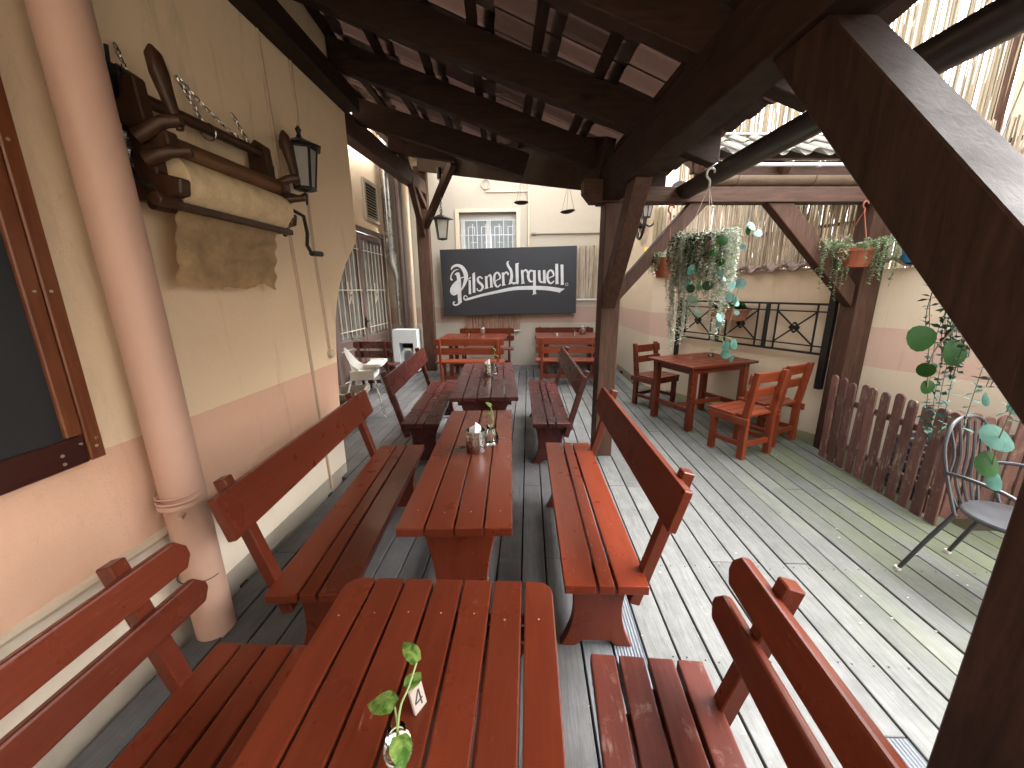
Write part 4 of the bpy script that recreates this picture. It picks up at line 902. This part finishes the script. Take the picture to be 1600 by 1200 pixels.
# ================================================================ FENCES
def picket(rt, p, ang, z0, z1, w=.082, lean=0):
    def pk(bm):
        r = w/2; pts = [(-r, z0), (r, z0)] + [(r*math.cos(t), z1-r*.8+r*.8*math.sin(t)) for t in [k*math.pi/6 for k in range(7)]]
        prism(bm, [(x, 0, z) for x, z in pts], (0, .018, 0))
    o = part('picket', M['picket_z'], rt, pk, bev=.003); o.location = (p[0], p[1], 0); o.rotation_euler = (0, lean, ang); return o
fn = root('picket_fence', 'weathered brown picket fence along the edge of the deck', 'fence')
f0, f1 = V((2.85, 3.60)), V((2.79, 2.50)); dd = (f1-f0).normalized(); ang = math.atan2(dd.y, dd.x)
for i in range(11):
    t = i/10; p = f0.lerp(f1, t); picket(fn, p, ang, -.06+random.uniform(-.02, .02), .80+.02*t+random.uniform(-.025, .02), .078, random.uniform(-.03, .03))
for z in (.20, .60): part('rail', M['picket_x'], fn, lambda bm: beam(bm, (f0.x+.035, f0.y, z), (f1.x+.035, f1.y, z), .028, .05), bev=.003)
fn2 = root('picket_fence', 'second low picket fence behind the metal chair', 'fence')
f2, f3 = V((2.92, 2.62)), V((4.0, 2.66)); ang2 = math.atan2((f3-f2).y, (f3-f2).x)
for i in range(10):
    t = i/9; p = f2.lerp(f3, t); picket(fn2, p, ang2, -.05, .76+random.uniform(-.03, .03), .088, random.uniform(-.03, .03))
for z in (.20, .56): part('rail', M['picket_x'], fn2, lambda bm: beam(bm, (f2.x, f2.y+.035, z), (f3.x, f3.y+.035, z), .028, .05), bev=.003)
# things behind the fences
for k, (x, y, z, lb_) in enumerate(((3.15, 2.98, -.35, 'lowest grey slatted crate behind the second fence'), (3.15, 2.98, -.08, 'middle grey slatted crate behind the second fence'), (3.15, 2.98, .19, 'topmost grey slatted crate behind the second fence'))):
    cr = root('crate', lb_, 'crate', (x, y, z), R(15), 'grey crates stacked behind the fence')
    part('floor', M['crate'], cr, lambda bm: bb(bm, -.17, .17, -.13, .13, 0, .012))
    for q in range(4): part('slat', M['crate'], cr, lambda bm: (bb(bm, -.18, .18, -.14, -.131, .02+q*.06, .06+q*.06), bb(bm, -.18, .18, .131, .14, .02+q*.06, .06+q*.06), bb(bm, -.18, -.171, -.13, .13, .02+q*.06, .06+q*.06), bb(bm, .171, .18, -.13, .13, .02+q*.06, .06+q*.06)))
    part('corner', M['crate'], cr, lambda bm: [bb(bm, sx*.17-.012, sx*.17+.012, sy*.13-.012, sy*.13+.012, .0, .262) for sx in (-1, 1) for sy in (-1, 1)])

# metal chair
mc = root('metal_chair', 'dark grey tubular metal chair with round seat at the right edge of the deck', 'chair', (2.47, 1.84, 0), R(-70))
part('seat', M['greychair'], mc, lambda bm: lathe(bm, [(.0, .455), (.15, .455), (.18, .452), (.185, .445), (.18, .438), (.0, .438)], (0, 0, 0), 40), smooth=True)
part('seat_rim', M['greychair'], mc, lambda bm: ring(bm, (0, 0, .440), .18, .010, (0, 0, 1), 40, 6), smooth=True)
def backarc(t, r=.20): return V((-.19-.05*math.sin(math.pi*t), r*math.cos(math.pi*t), 0))
hoop = [(-.13, -.20, .43), (-.19, -.20, .60), (-.235, -.195, .76), (-.25, -.16, .86), (-.26, -.09, .905), (-.262, 0, .915), (-.26, .09, .905), (-.25, .16, .86), (-.235, .195, .76), (-.19, .20, .60), (-.13, .20, .43)]
part('back_hoop', M['greychair'], mc, lambda bm: tube(bm, smoothp([tuple(p) for p in hoop]), .009, 8), smooth=True)
for i, y in enumerate((-.13, -.065, 0, .065, .13)): part('back_bar', M['greychair'], mc, lambda bm: tube(bm, smoothp([(-.17, y*.75, .44), (-.215, y*1.05, .58), (-.225, y*.9, .72), (-.255, y*1.1, .90-abs(y)*.25)]), .007, 6), smooth=True)
for s in (-1, 1):
    part('leg', M['greychair'], mc, lambda bm: tube(bm, smoothp([(-.13, s*.20, .44), (-.20, s*.215, .24), (-.26, s*.23, .05), (-.275, s*.235, .0)]), .011, 8), smooth=True)
    part('leg', M['greychair'], mc, lambda bm: tube(bm, smoothp([(.12, s*.15, .435), (.17, s*.185, .2), (.20, s*.20, .0)]), .011, 8), smooth=True)
    part('armrest', M['greychair'], mc, lambda bm: tube(bm, smoothp([(-.21, s*.20, .64), (-.10, s*.245, .66), (.05, s*.25, .64), (.12, s*.235, .56), (.12, s*.19, .44)]), .010, 8), smooth=True)
    part('foot_cap', M['whiteplastic'], mc, lambda bm: tube(bm, [(-.275, s*.235, .018), (-.276, s*.235, .0)], .016, 10))

# ================================================================ SMALL THINGS ON TABLES
def perf_cup(label, loc, r=.046, h=.115, holes=True, grp='steel cutlery cups on the tables'):
    c = root('cutlery_cup', label, 'cup', loc, random.random()*3, grp)
    part('cup', M['steel'], c, lambda bm: lathe(bm, [(r*.96, 0), (r, .004), (r, h*.5), (r, h), (r-.002, h), (r-.002, .006), (0, .006)], (0, 0, 0), 32), smooth=True)
    if holes:
        def hl_(bm):
            for k in range(5):
                for j in range(16):
                    a = 2*math.pi*(j+.5*(k % 2))/16; n_ = V((math.cos(a), math.sin(a), 0)); q = n_.to_track_quat('Z', 'Y').to_matrix().to_4x4()
                    bmesh.ops.create_circle(bm, cap_ends=True, segments=8, radius=.0032, matrix=Matrix.Translation(n_*(r+.0006)+V((0, 0, .018+k*h*.19))) @ q)
        part('perforation', M['dark'], c, hl_, kind='stuff')
    part('napkin', M['paper'], c, lambda bm: (prism(bm, [(-.02, -.01, .02), (.025, -.005, .02), (.03, .0, h+.012), (-.005, -.02, h+.042)], (.004, .02, 0)), prism(bm, [(-.03, .01, .02), (.01, .018, .02), (.012, .02, h+.02), (-.03, .016, h+.006)], (.004, .008, 0))))
    return c
def leafgeo(bm, base, d, up, L_, w, fold=.15, droop=.2, heart=True):
    base = V(base); d = V(d).normalized(); s = d.cross(V(up)).normalized(); nn = s.cross(d)
    prof = [(0, .0), (.08, .62), (.25, .98), (.45, 1.0), (.65, .78), (.85, .36), (1, 0)] if heart else [(0, .05), (.12, .62), (.32, .95), (.5, 1), (.7, .93), (.88, .60), (1, .0)]
    mid, lf, rt_ = [], [], []
    for t, k in prof:
        c = base + d*L_*t - nn*droop*L_*t*t; mid.append(bm.verts.new(c))
        lf.append(bm.verts.new(c + s*w*.5*k + nn*fold*w*.5*k - (d*L_*.08 if heart and 0 < t < .1 else V()))); rt_.append(bm.verts.new(c - s*w*.5*k + nn*fold*w*.5*k - (d*L_*.08 if heart and 0 < t < .1 else V())))
    for i in range(len(prof)-1):
        for a, b, c_, e_ in ((mid[i], mid[i+1], lf[i+1], lf[i]), (mid[i+1], mid[i], rt_[i], rt_[i+1])):
            try: bm.faces.new((a, b, c_, e_))
            except ValueError: pass
def vase(label, loc, leaves, jar=(.036, .10), grp='glass jars with a sprig on the tables', mat='leaf_pothos', stem=None):
    v = root('jar', label, 'jar', loc, 0, grp); r, h = jar
    part('glass', M['glass'], v, lambda bm: lathe(bm, [(r*.55, 0.001), (r*.9, .006), (r, h*.3), (r*.85, h*.6), (r*.5, h*.85), (r*.62, h), (r*.60, h+.0001), (r*.48, h*.85)], (0, 0, 0), 28), smooth=True)
    part('stem', M['stem'], v, lambda bm: [tube(bm, smoothp(s_), .0022, 6) for s_ in (stem or [[(0, 0, .02), (.005, .0, h*.7), (.0, .01, h*1.2), (-.01, .01, h*1.6)]])], smooth=True)
    for (b, d, L_, w) in leaves: part('leaf', M[mat], v, leafgeo, b, d, (0, 0, 1), L_, w, .2, .35, smooth=True)
    return v
# nearest jar: pothos cutting, leaves over the first table
vase('small glass jar holding a green and yellow leaf cutting on the nearest table', (-.236, .515, .77),
     [((-.012, .03, .075), (-1, .25, .05), .062, .046), ((.008, -.008, .062), (.45, -1, -.1), .048, .038), ((.008, .052, .092), (.3, .9, .15), .040, .032), ((.016, .085, .115), (-.6, .7, .25), .062, .032)],
     jar=(.027, .062), stem=[[(0, 0, .02), (.0, .005, .055), (.0, .03, .08), (.008, .052, .093), (.016, .085, .115)], [(0, 0, .02), (-.002, .012, .06), (-.012, .03, .075)], [(0, 0, .02), (.003, .0, .05), (.008, -.008, .062)]])
tc_ = root('number_card', 'small wooden table card marked 4 behind the nearest jar', 'card', (-.217, .598, .77), R(62)); 
part('card', M['cardwood'], tc_, lambda bm: prism(bm, [(-.016, 0, .0), (.016, 0, 0), (.018, .014, .045), (-.014, .014, .045)], (0, .006, 0)))
part('digit', M['ink'], tc_, lambda bm: (beam(bm, (.005, .0018, .008), (.006, .0115, .038), .003, .001, (0, -1, .3)), beam(bm, (-.010, .0050, .018), (.010, .0050, .018), .001, .003), beam(bm, (-.009, .0054, .019), (.005, .0115, .038), .003, .001, (0, -1, .3))))
perf_cup('shiny perforated cup with napkins on the second table', (-.277, 1.90, .77), .053, .118)
vase('clear glass jar with a sprig behind the perforated cup', (-.205, 1.985, .77), [((-.0, .02, .17), (-.8, -.1, .0), .055, .038), ((.0, .01, .215), (-.4, .3, .5), .04, .032)], (.042, .11), stem=[[(0, 0, .02), (.01, 0, .10), (.012, .01, .16), (.0, .01, .215)], [(.012, 0, .14), (0, .02, .17)]])
perf_cup('ribbed steel cup with napkins on the dark plum table', (-.395, 3.70, .77), .046, .13)
vase('jar with a thin drooping sprig on the dark plum table', (-.345, 3.82, .77), [((.0, 0, .19), (.6, -.2, .1), .05, .03), ((.01, .01, .24), (-.3, .1, .6), .04, .028), ((.0, 0, .15), (.7, .2, -.3), .04, .03)], (.036, .11), stem=[[(0, 0, .02), (.01, 0, .12), (.0, 0, .19), (.01, .01, .24)]])
perf_cup('steel cup with napkins on the far left table', (-.86, 7.25, .775), .045, .12, False)
vase('jar with a dried yellow sprig on the far left table', (-1.10, 7.05, .775), [((.0, 0, .10), (-1, .0, .2), .07, .02), ((.03, 0, .12), (1, .0, .1), .07, .02), ((.0, 0, .13), (.4, .0, .3), .05, .02)], (.032, .07), mat='leaf_pothos')
perf_cup('steel cup with napkins on the far right table', (1.02, 7.35, .775), .06, .14, False)
vase('jar with a short sprig on the far right table', (.86, 7.25, .775), [((.0, 0, .10), (-.5, .0, .5), .05, .03), ((.0, 0, .09), (.5, .0, .3), .05, .03)], (.03, .07))
vase('tiny vase of yellow green sprigs on the corner table', (2.28, 4.86, .77), [((0, 0, .08), (1, 0, .6), .06, .02), ((0, 0, .08), (.7, -.2, .9), .08, .02), ((0, 0, .07), (-.3, 0, .8), .05, .02)], (.032, .05))
o = root('tealight_glass', 'small pale tealight glass on the far right table', 'glass', (.52, 7.1, .775)); part('glass', M['lampglass'], o, lambda bm: lathe(bm, [(.025, 0), (.03, .05), (.026, .05), (.02, .008), (0, .008)], (0, 0, 0), 16), smooth=True)

# ================================================================ SCALE PANS hanging from the hip beam
for x, y, z, r, zt_, lb_, tl in ((-.08, 4.42, 2.50, .078, 2.73, 'left of two small dark scale pans hanging from the roof edge', 0), (.345, 3.70, 2.275, .066, 2.51, 'right of two small dark scale pans, tilted, near the timber post', .12)):
    sp_ = root('scale_pan', lb_, 'scale pan', (x, y, z), 0, 'scale pans under the roof edge')
    o = part('pan', M['iron'], sp_, lambda bm: lathe(bm, [(0, -.02), (r*.6, -.014), (r, .0), (r, .004), (r*.6, -.008), (0, -.014)], (0, 0, 0), 24), smooth=True); o.rotation_euler = (0, -tl, 0)
    part('cord', M['iron'], sp_, lambda bm: [tube(bm, [(r*math.cos(a), r*math.sin(a), 0), (0, 0, zt_-z)], .0014, 4) for a in (.3, 2.4, 4.5)])

# ================================================================ HIGH CHAIR, STONE PLANTER
hc = root('high_chair', 'white plastic high chair beyond the end of the left wall', 'high chair', (-2.17, 4.92, 0), R(10))
def shell(bm):
    # moulded seat: back shell, sides, seat
    n = 14; rows = []
    for k in range(8):
        t = k/7; row = []
        for j in range(n+1):
            a = math.pi*.5 + math.pi*j/n; rr = .15+.02*t; x = rr*math.cos(a)*.95-.02-.05*t*t; y = rr*math.sin(a); zz = .56+t*(.24*max(0, -math.cos(a))**1.6+.09); row.append(bm.verts.new((x, y, zz)))
        rows.append(row)
    for k in range(7):
        for j in range(n): bm.faces.new((rows[k][j], rows[k][j+1], rows[k+1][j+1], rows[k+1][j]))
    bmesh.ops.solidify(bm, geom=list(bm.faces), thickness=.008)
part('seat_shell', M['whiteplastic'], hc, shell, smooth=True)
part('seat', M['whiteplastic'], hc, lambda bm: bb(bm, -.16, .15, -.15, .15, .54, .565), bev=.01)
part('tray', M['whiteplastic'], hc, lambda bm: (bb(bm, .03, .25, -.19, .19, .655, .675), bb(bm, .245, .262, -.19, .19, .655, .70), bb(bm, .03, .245, -.205, -.19, .655, .70), bb(bm, .03, .245, .19, .205, .655, .70)), bev=.008)
part('apron', M['whiteplastic'], hc, lambda bm: (bb(bm, .13, .15, -.16, .16, .50, .66), bb(bm, -.15, .15, -.165, -.15, .48, .60), bb(bm, -.15, .15, .15, .165, .48, .60)), bev=.006)
for sx in (-1, 1):
    for sy in (-1, 1): part('leg', M['whiteplastic'] if sx < 0 else M['steel'], hc, lambda bm: tube(bm, [(sx*.13, sy*.14, .55), (sx*.27, sy*.27, 0)], .014, 10), smooth=True)
pl_ = root('stone_planter', 'empty tapered stone planter at the foot of the arch', 'planter', (-2.22, 4.52, 0), R(12))
def plant_box(bm):
    def rg(w, d, z): return [bm.verts.new((x*w/2, y*d/2, z)) for x, y in ((-1, -1), (1, -1), (1, 1), (-1, 1))]
    R_ = [rg(.28, .34, 0), rg(.36, .44, .34), rg(.42, .50, .35), rg(.42, .50, .42), rg(.34, .42, .42), rg(.30, .38, .30)]
    for a, b in zip(R_[:-1], R_[1:]):
        for j in range(4): bm.faces.new((a[j], a[(j+1) % 4], b[(j+1) % 4], b[j]))
    bm.faces.new(R_[0][::-1])
part('trough', M['stone'], pl_, plant_box, bev=.008)
part('soil', M['soil'], pl_, lambda bm: bb(bm, -.155, .155, -.195, .195, .27, .315))

# ================================================================ POTS AND PLANTS
def pot(rt, r, h, z, mat):
    part('pot', mat, rt, lambda bm: lathe(bm, [(r*.66, z-h), (r*.68, z-h), (r*.78, z-h*.72), (r*.92, z-h*.25), (r*.93, z-h*.22), (r*1.0, z-h*.2), (r*1.02, z-.004), (r*.96, z), (r*.92, z-.01), (r*.90, z-h*.2), (0, z-h*.22)], (0, 0, 0), 32), smooth=True)
def hook(bm, z, s=1.0):
    tube(bm, smoothp([(0, 0, z), (0, 0, z+.035*s), (-.022*s, 0, z+.06*s), (-.020*s, 0, z+.095*s), (.0, 0, z+.11*s), (.022*s, 0, z+.10*s), (.026*s, 0, z+.08*s)]), [.010*s]+[.0075*s]*23+[.005*s], 8)
def strands(bm, n, base_r, z0, lmin, lmax, leafL, leafW, step, spread=.06, center=(0, 0), bias=None, sag=.05, seed=1, wide=1.0):
    rnd = random.Random(seed)
    for i in range(n):
        a = rnd.uniform(0, 2*math.pi); rr = base_r*rnd.uniform(.6, 1.0); p = V((center[0]+rr*math.cos(a), center[1]+rr*math.sin(a), z0+rnd.uniform(0, .04)))
        out = V((math.cos(a), math.sin(a), 0)); Ln = rnd.uniform(lmin, lmax)**1
        if bias: Ln *= bias(a)
        n_ = int(Ln/step)+4; ph = rnd.uniform(0, 6); rj = rnd.uniform(.2, 2.1) if n > 60 else rnd.uniform(.3, 1.2); path = []
        for k in range(n_):
            t = k/n_; 
            if k < 4: p = p + out*step*1.1*wide*rj + V((0, 0, step*(.9-.35*k)*rj))
            else: p = p + V((0, 0, -step)) + out*step*.14*math.cos(t*3) + V((math.sin(k*.5+ph), math.cos(k*.43+ph), 0))*step*.22
            path.append(p.copy())
            dr = V((rnd.gauss(0, 1), rnd.gauss(0, 1), rnd.gauss(-.1, .5))).normalized(); up = V((rnd.gauss(0, .5), rnd.gauss(0, .5), 1)).normalized()
            if abs(dr.dot(up)) > .95: continue
            for sg_ in (1, -1):
                L_ = leafL*rnd.uniform(.7, 1.2); w = leafW*rnd.uniform(.7, 1.2); d = dr*sg_; s_ = d.cross(up).normalized()
                v = [bm.verts.new(p), bm.verts.new(p+d*L_*.5+s_*w*.5), bm.verts.new(p+d*L_), bm.verts.new(p+d*L_*.5-s_*w*.5+V((0, 0, w*.2)))]
                bm.faces.new(v)
        if len(path) > 2: tube(bm, path, .0013, 3, False)
def round_leaf(rt, p, nrm, r, mat, bend=.12):
    def rl_(bm):
        q = V(nrm).to_track_quat('Z', 'Y'); c = bm.verts.new(V(p)); n = 14; vs = []; mids = []
        for j in range(n):
            a = 2*math.pi*j/n; k = r*(1-.10*math.cos(a*1)+.02*math.sin(3*a)); e = V((math.cos(a)*k*.5, math.sin(a)*k*.5, -bend*r*.1)); mids.append(bm.verts.new(V(p)+q @ e))
            e = V((math.cos(a)*k, math.sin(a)*k, -bend*r*(.5+.5*math.sin(2*a+p[0]*9)))); vs.append(bm.verts.new(V(p)+q @ e))
        for j in range(n):
            bm.faces.new((c, mids[j], mids[(j+1) % n])); bm.faces.new((mids[j], vs[j], vs[(j+1) % n], mids[(j+1) % n]))
    part('leaf', M[mat], rt, rl_, smooth=True)
def cords(bm, r, z0, z1, n=3, t=.0022, ph=.4):
    for k in range(n):
        a = 2*math.pi*k/n+ph; tube(bm, [(r*math.cos(a), r*math.sin(a), z0), (0, 0, z1)], t, 5)

hp = root('hanging_plant', 'large trailing silver foliage plant hanging on a white hook above the corner table', 'plant', (1.245, 2.96, 0))
part('hook', M['whiteplastic'], hp, hook, 2.285, 1.05, smooth=True)
part('hanger', M['whiteplastic'], hp, cords, .13, 1.93, 2.29)
pot(hp, .13, .15, 1.93, M['terracotta'])
part('soil', M['soil'], hp, lambda bm: lathe(bm, [(.115, 1.90), (0, 1.915)], (0, 0, 0), 20))
bl = lambda a: .55 + .75*max(0, math.cos(a-math.pi-.2))**3 + .60*max(0, math.cos(a-5.2))**3
part('small_leaves', M['leaf_silver'], hp, strands, 215, .12, 1.90, .16, .66, .025, .013, .018, bias=bl, seed=3, kind='stuff', wide=.7)
part('dark_small_leaves', M['leaf_dark'], hp, strands, 30, .10, 1.91, .10, .36, .026, .013, .02, center=(-.05, -.03), seed=9, kind='stuff')
part('brown_small_leaves', M['leaf_mint'], hp, strands, 36, .12, 1.90, .12, .5, .015, .009, .018, seed=12, kind='stuff')
part('tendril', M['twig'], hp, lambda bm: [tube(bm, smoothp(s_), .002, 5) for s_ in ([(.1, -.05, 1.93), (.2, -.05, 1.96), (.27, -.05, 1.95)], [(.10, -.1, 1.9), (.2, -.15, 1.7), (.19, -.15, 1.45), (.15, -.14, 1.15)], [(-.1, -.1, 1.9), (-.2, -.15, 1.7), (-.19, -.15, 1.5)])])
rnd = random.Random(5)
for (x, z, r, mt) in ((.20, 1.99, .032, 'leaf_blue'), (.265, 1.955, .022, 'leaf_blue'), (.225, 1.94, .026, 'leaf_blue'), (.185, 1.965, .032, 'leaf_round'), (.155, 1.86, .02, 'leaf_blue'), (.03, 1.70, .022, 'leaf_blue'), (.055, 1.66, .018, 'leaf_blue'),
                      (.11, 1.62, .032, 'leaf_blue'), (.175, 1.63, .036, 'leaf_blue'), (.125, 1.54, .03, 'leaf_blue'), (.17, 1.52, .032, 'leaf_sea'), (.175, 1.50, .022, 'leaf_blue'), (.05, 1.41, .032, 'leaf_blue'), (.09, 1.41, .028, 'leaf_blue'),
                      (.055, 1.36, .02, 'leaf_blue'), (.155, 1.44, .018, 'leaf_blue'), (.115, 1.215, .034, 'leaf_sea'), (.175, 1.225, .036, 'leaf_sea'), (.125, 1.155, .032, 'leaf_sea'), (.165, 1.13, .028, 'leaf_sea'),
                      (-.155, 1.72, .036, 'leaf_sea'), (-.16, 1.62, .028, 'leaf_sea'), (-.165, 1.60, .028, 'leaf_dark'), (-.03, 1.62, .035, 'leaf_dark'), (-.09, 1.62, .035, 'leaf_dark'), (-.14, 1.53, .034, 'leaf_dark'), (-.10, 1.44, .03, 'leaf_dark'), (.03, 1.77, .03, 'leaf_round'), (.01, 1.90, .035, 'leaf_round'), (-.02, 1.83, .03, 'leaf_round')):
    round_leaf(hp, (x, -.245+rnd.uniform(-.03, .03), z), (rnd.uniform(-.8, .8), -1, rnd.uniform(-.3, .8)), r, mt)
    part('leaf_stalk', M['stem'], hp, lambda bm: tube(bm, smoothp([(x, -.24, z), (x*.9+.01, -.20, z+.035), (x*.62, -.13, z+.045)]), .0018, 5))

pl1 = root('hanging_pot', 'terracotta hanging pot on a brown hook behind the big trailing plant', 'plant pot', (1.235, 3.66, 0), 0, 'terracotta hanging pots')
part('hook', M['terracotta'], pl1, hook, 2.20, .95, smooth=True); part('hanger', M['terracotta'], pl1, cords, .11, 1.86, 2.21); pot(pl1, .118, .17, 1.87, M['terracotta'])
part('soil', M['soil'], pl1, lambda bm: lathe(bm, [(.10, 1.845), (0, 1.85)], (0, 0, 0), 20))
part('small_leaves', M['leaf_mint'], pl1, strands, 40, .09, 1.85, .03, .16, .02, .012, .02, seed=21, kind='stuff')
pl2 = root('hanging_pot', 'terracotta hanging pot with mint green trailing leaves before the right post', 'plant pot', (2.86, 3.66, 0), 0, 'terracotta hanging pots')
part('hook', M['terracotta'], pl2, hook, 2.22, .8, smooth=True); part('hanger', M['terracotta'], pl2, cords, .125, 1.92, 2.23); pot(pl2, .135, .16, 1.93, M['terracotta'])
part('soil', M['soil'], pl2, lambda bm: lathe(bm, [(.11, 1.905), (0, 1.91)], (0, 0, 0), 20))
part('small_leaves', M['leaf_mint'], pl2, strands, 90, .12, 1.91, .03, .32, .022, .018, .022, seed=31, kind='stuff', wide=.9, bias=lambda a: .6+1.0*max(0, math.cos(a-math.pi))**4+1.1*max(0, math.cos(a+.9))**3)

# big leaved trailing plant at the right, hung from a rafter tail
pr = root('hanging_plant', 'trailing plant with large round dark leaves beside the near brace', 'plant', (1.61, 1.45, 0))
tail = Wd((.46, -2.42, 2.40)); tl_ = V((tail.x-1.60, tail.y-1.45, tail.z))
part('hanger', M['whiteplastic'], pr, lambda bm: [tube(bm, [(.11*math.cos(a), .11*math.sin(a), 1.72), tl_], .0022, 5) for a in (0, 2.1, 4.2)])
pot(pr, .115, .13, 1.73, M['terracotta'])
part('soil', M['soil'], pr, lambda bm: lathe(bm, [(.10, 1.70), (0, 1.705)], (0, 0, 0), 20))
part('small_leaves', M['leaf_dark'], pr, strands, 13, .10, 1.68, .2, .50, .034, .016, .034, seed=41, kind='stuff', wide=.3)
part('grey_small_leaves', M['leaf_sea'], pr, strands, 13, .10, 1.68, .3, .80, .034, .015, .03, center=(.05, 0), seed=44, kind='stuff', wide=.25)
for (x, y, z, r, nn_, mt) in ((-.235, -.05, 1.425, .046, (-.15, -1, .15), 'leaf_round'), (-.11, -.05, 1.375, .047, (.1, -1, .2), 'leaf_round'), (-.195, -.05, 1.312, .026, (-.8, -1, 0), 'leaf_round'), (-.175, -.05, 1.250, .026, (0, -1, .1), 'leaf_round'),
                            (.12, -.05, 1.060, .055, (0, -1, .9), 'leaf_sea'), (.115, -.05, .955, .050, (.1, -1, .35), 'leaf_round'), (.155, -.05, .885, .036, (.1, -1, .45), 'leaf_sea'), (.17, -.03, 1.17, .03, (.1, -1, .3), 'leaf_sea'), (.06, -.03, 1.2, .026, (.4, -1, .3), 'leaf_sea')):
    round_leaf(pr, (x, y, z), nn_, r, mt, .18)
part('tendril', M['twig'], pr, lambda bm: [tube(bm, smoothp(s_), .0022, 5) for s_ in ([(-.05, -.08, 1.70), (-.12, -.09, 1.60), (-.15, -.07, 1.48), (-.19, -.05, 1.37), (-.18, -.05, 1.25)], [(.05, -.08, 1.70), (.10, -.08, 1.5), (.13, -.06, 1.25), (.12, -.05, 1.06), (.13, -.05, .9)])])

# window box on the railing, blue bucket on the wall
bx = root('flower_box', 'terracotta flower box with low green leaves hooked over the railing', 'flower box', wb(1.50, .15, 1.22), math.atan2(eB.y, eB.x))
def fb(bm):
    def rg(w, d, z): return [bm.verts.new((x*w/2, y*d/2, z)) for x, y in ((-1, -1), (1, -1), (1, 1), (-1, 1))]
    R_ = [rg(.36, .11, 0), rg(.42, .15, .115), rg(.45, .17, .117), rg(.45, .17, .14), rg(.41, .14, .14), rg(.40, .13, .11)]
    for a, b in zip(R_[:-1], R_[1:]):
        for j in range(4): bm.faces.new((a[j], a[(j+1) % 4], b[(j+1) % 4], b[j]))
    bm.faces.new(R_[0][::-1]); bm.faces.new(R_[-1])
part('box', M['terracotta_pale'], bx, fb, bev=.004)
part('small_leaves', M['leaf_round'], bx, lambda bm: [leafgeo(bm, (random.uniform(-.2, .2), random.uniform(-.05, .05), .13), (random.gauss(0, 1), random.gauss(0, 1), .8), (0, 0, 1), random.uniform(.06, .13), .055, .1, .4) for _ in range(130)], kind='stuff')
bk = root('bucket', 'bright blue pot standing on top of the cream wall at the right', 'pot', wb(3.06, -.06, 1.80))
part('pot', M['blue'], bk, lambda bm: lathe(bm, [(.10, 0), (.105, .006), (.13, .20), (.138, .20), (.14, .225), (.13, .225), (.12, .2), (.0, .19)], (0, 0, 0), 28), smooth=True)
part('twigs', M['leaf_dark'], bk, lambda bm: [tube(bm, smoothp([(random.uniform(-.08, .08), random.uniform(-.08, .08), .19), (random.uniform(-.14, .14), random.uniform(-.14, .14), .28), (random.uniform(-.2, .2), random.uniform(-.2, .2), .30)]), .004, 5) for _ in range(16)], kind='stuff')

# wall lamp and wheel on the return wall
wl2 = root('wall_lantern', 'black carriage lantern on the return wall near the reed screen', 'lantern', (1.80, 6.42, 2.90))
lantern(wl2, .24, .19, 6)
part('bracket', M['iron'], wl2, lambda bm: (tube(bm, smoothp([(0, 0, -.25), (0, -.0, -.33), (.07, 0, -.36), (.14, 0, -.30)]), .014, 8), lathe(bm, [(.06, 0), (.05, .02)], (.13, 0, -.30), 14, 'x')), smooth=True)
wh = root('wall_ornament', 'small dark iron wheel ornament fixed on the return wall behind the post', 'ornament', (1.86, 6.95, 2.62))
part('rim', M['iron'], wh, lambda bm: ring(bm, (0, 0, 0), .20, .022, (1, 0, 0), 28, 8), smooth=True)
part('spoke', M['iron'], wh, lambda bm: [tube(bm, [(0, 0, 0), (0, .2*math.cos(a), .2*math.sin(a))], .008, 6) for a in [k*math.pi/3 for k in range(6)]])
part('hub', M['iron'], wh, lambda bm: tube(bm, [(-.05, 0, 0), (.09, 0, 0)], .04, 14), smooth=True)
o = part('yellow_tag', M['gold'], None, lambda bm: prism(bm, [(1.76, 6.2, 2.10), (1.82, 6.2, 2.08), (1.80, 6.2, 2.22), (1.74, 6.2, 2.20)], (.0, .01, 0))); tag(o, 'small yellow tag hanging beside the left terracotta pot', 'tag')
o.parent = None

# crumbs and dry leaf flecks on the deck
db = bmesh.new(); rd = random.Random(77)
for _ in range(170):
    x = rd.uniform(-.3, 2.7); y = rd.uniform(.9, 5.5); a = rd.uniform(0, 6.3); r = rd.uniform(.003, .009)
    vs = [db.verts.new((x+r*math.cos(a+k)*(1 if k % 2 else .5), y+r*math.sin(a+k)*(.5 if k % 2 else 1), .004+rd.uniform(0, .004))) for k in (0, 1.5, 3.0, 4.6)]
    db.faces.new(vs)
o = obj('leaf_litter', db, M['reed'], None, kind='stuff'); tag(o, 'tiny pale leaf flecks scattered on the deck', 'leaf litter')
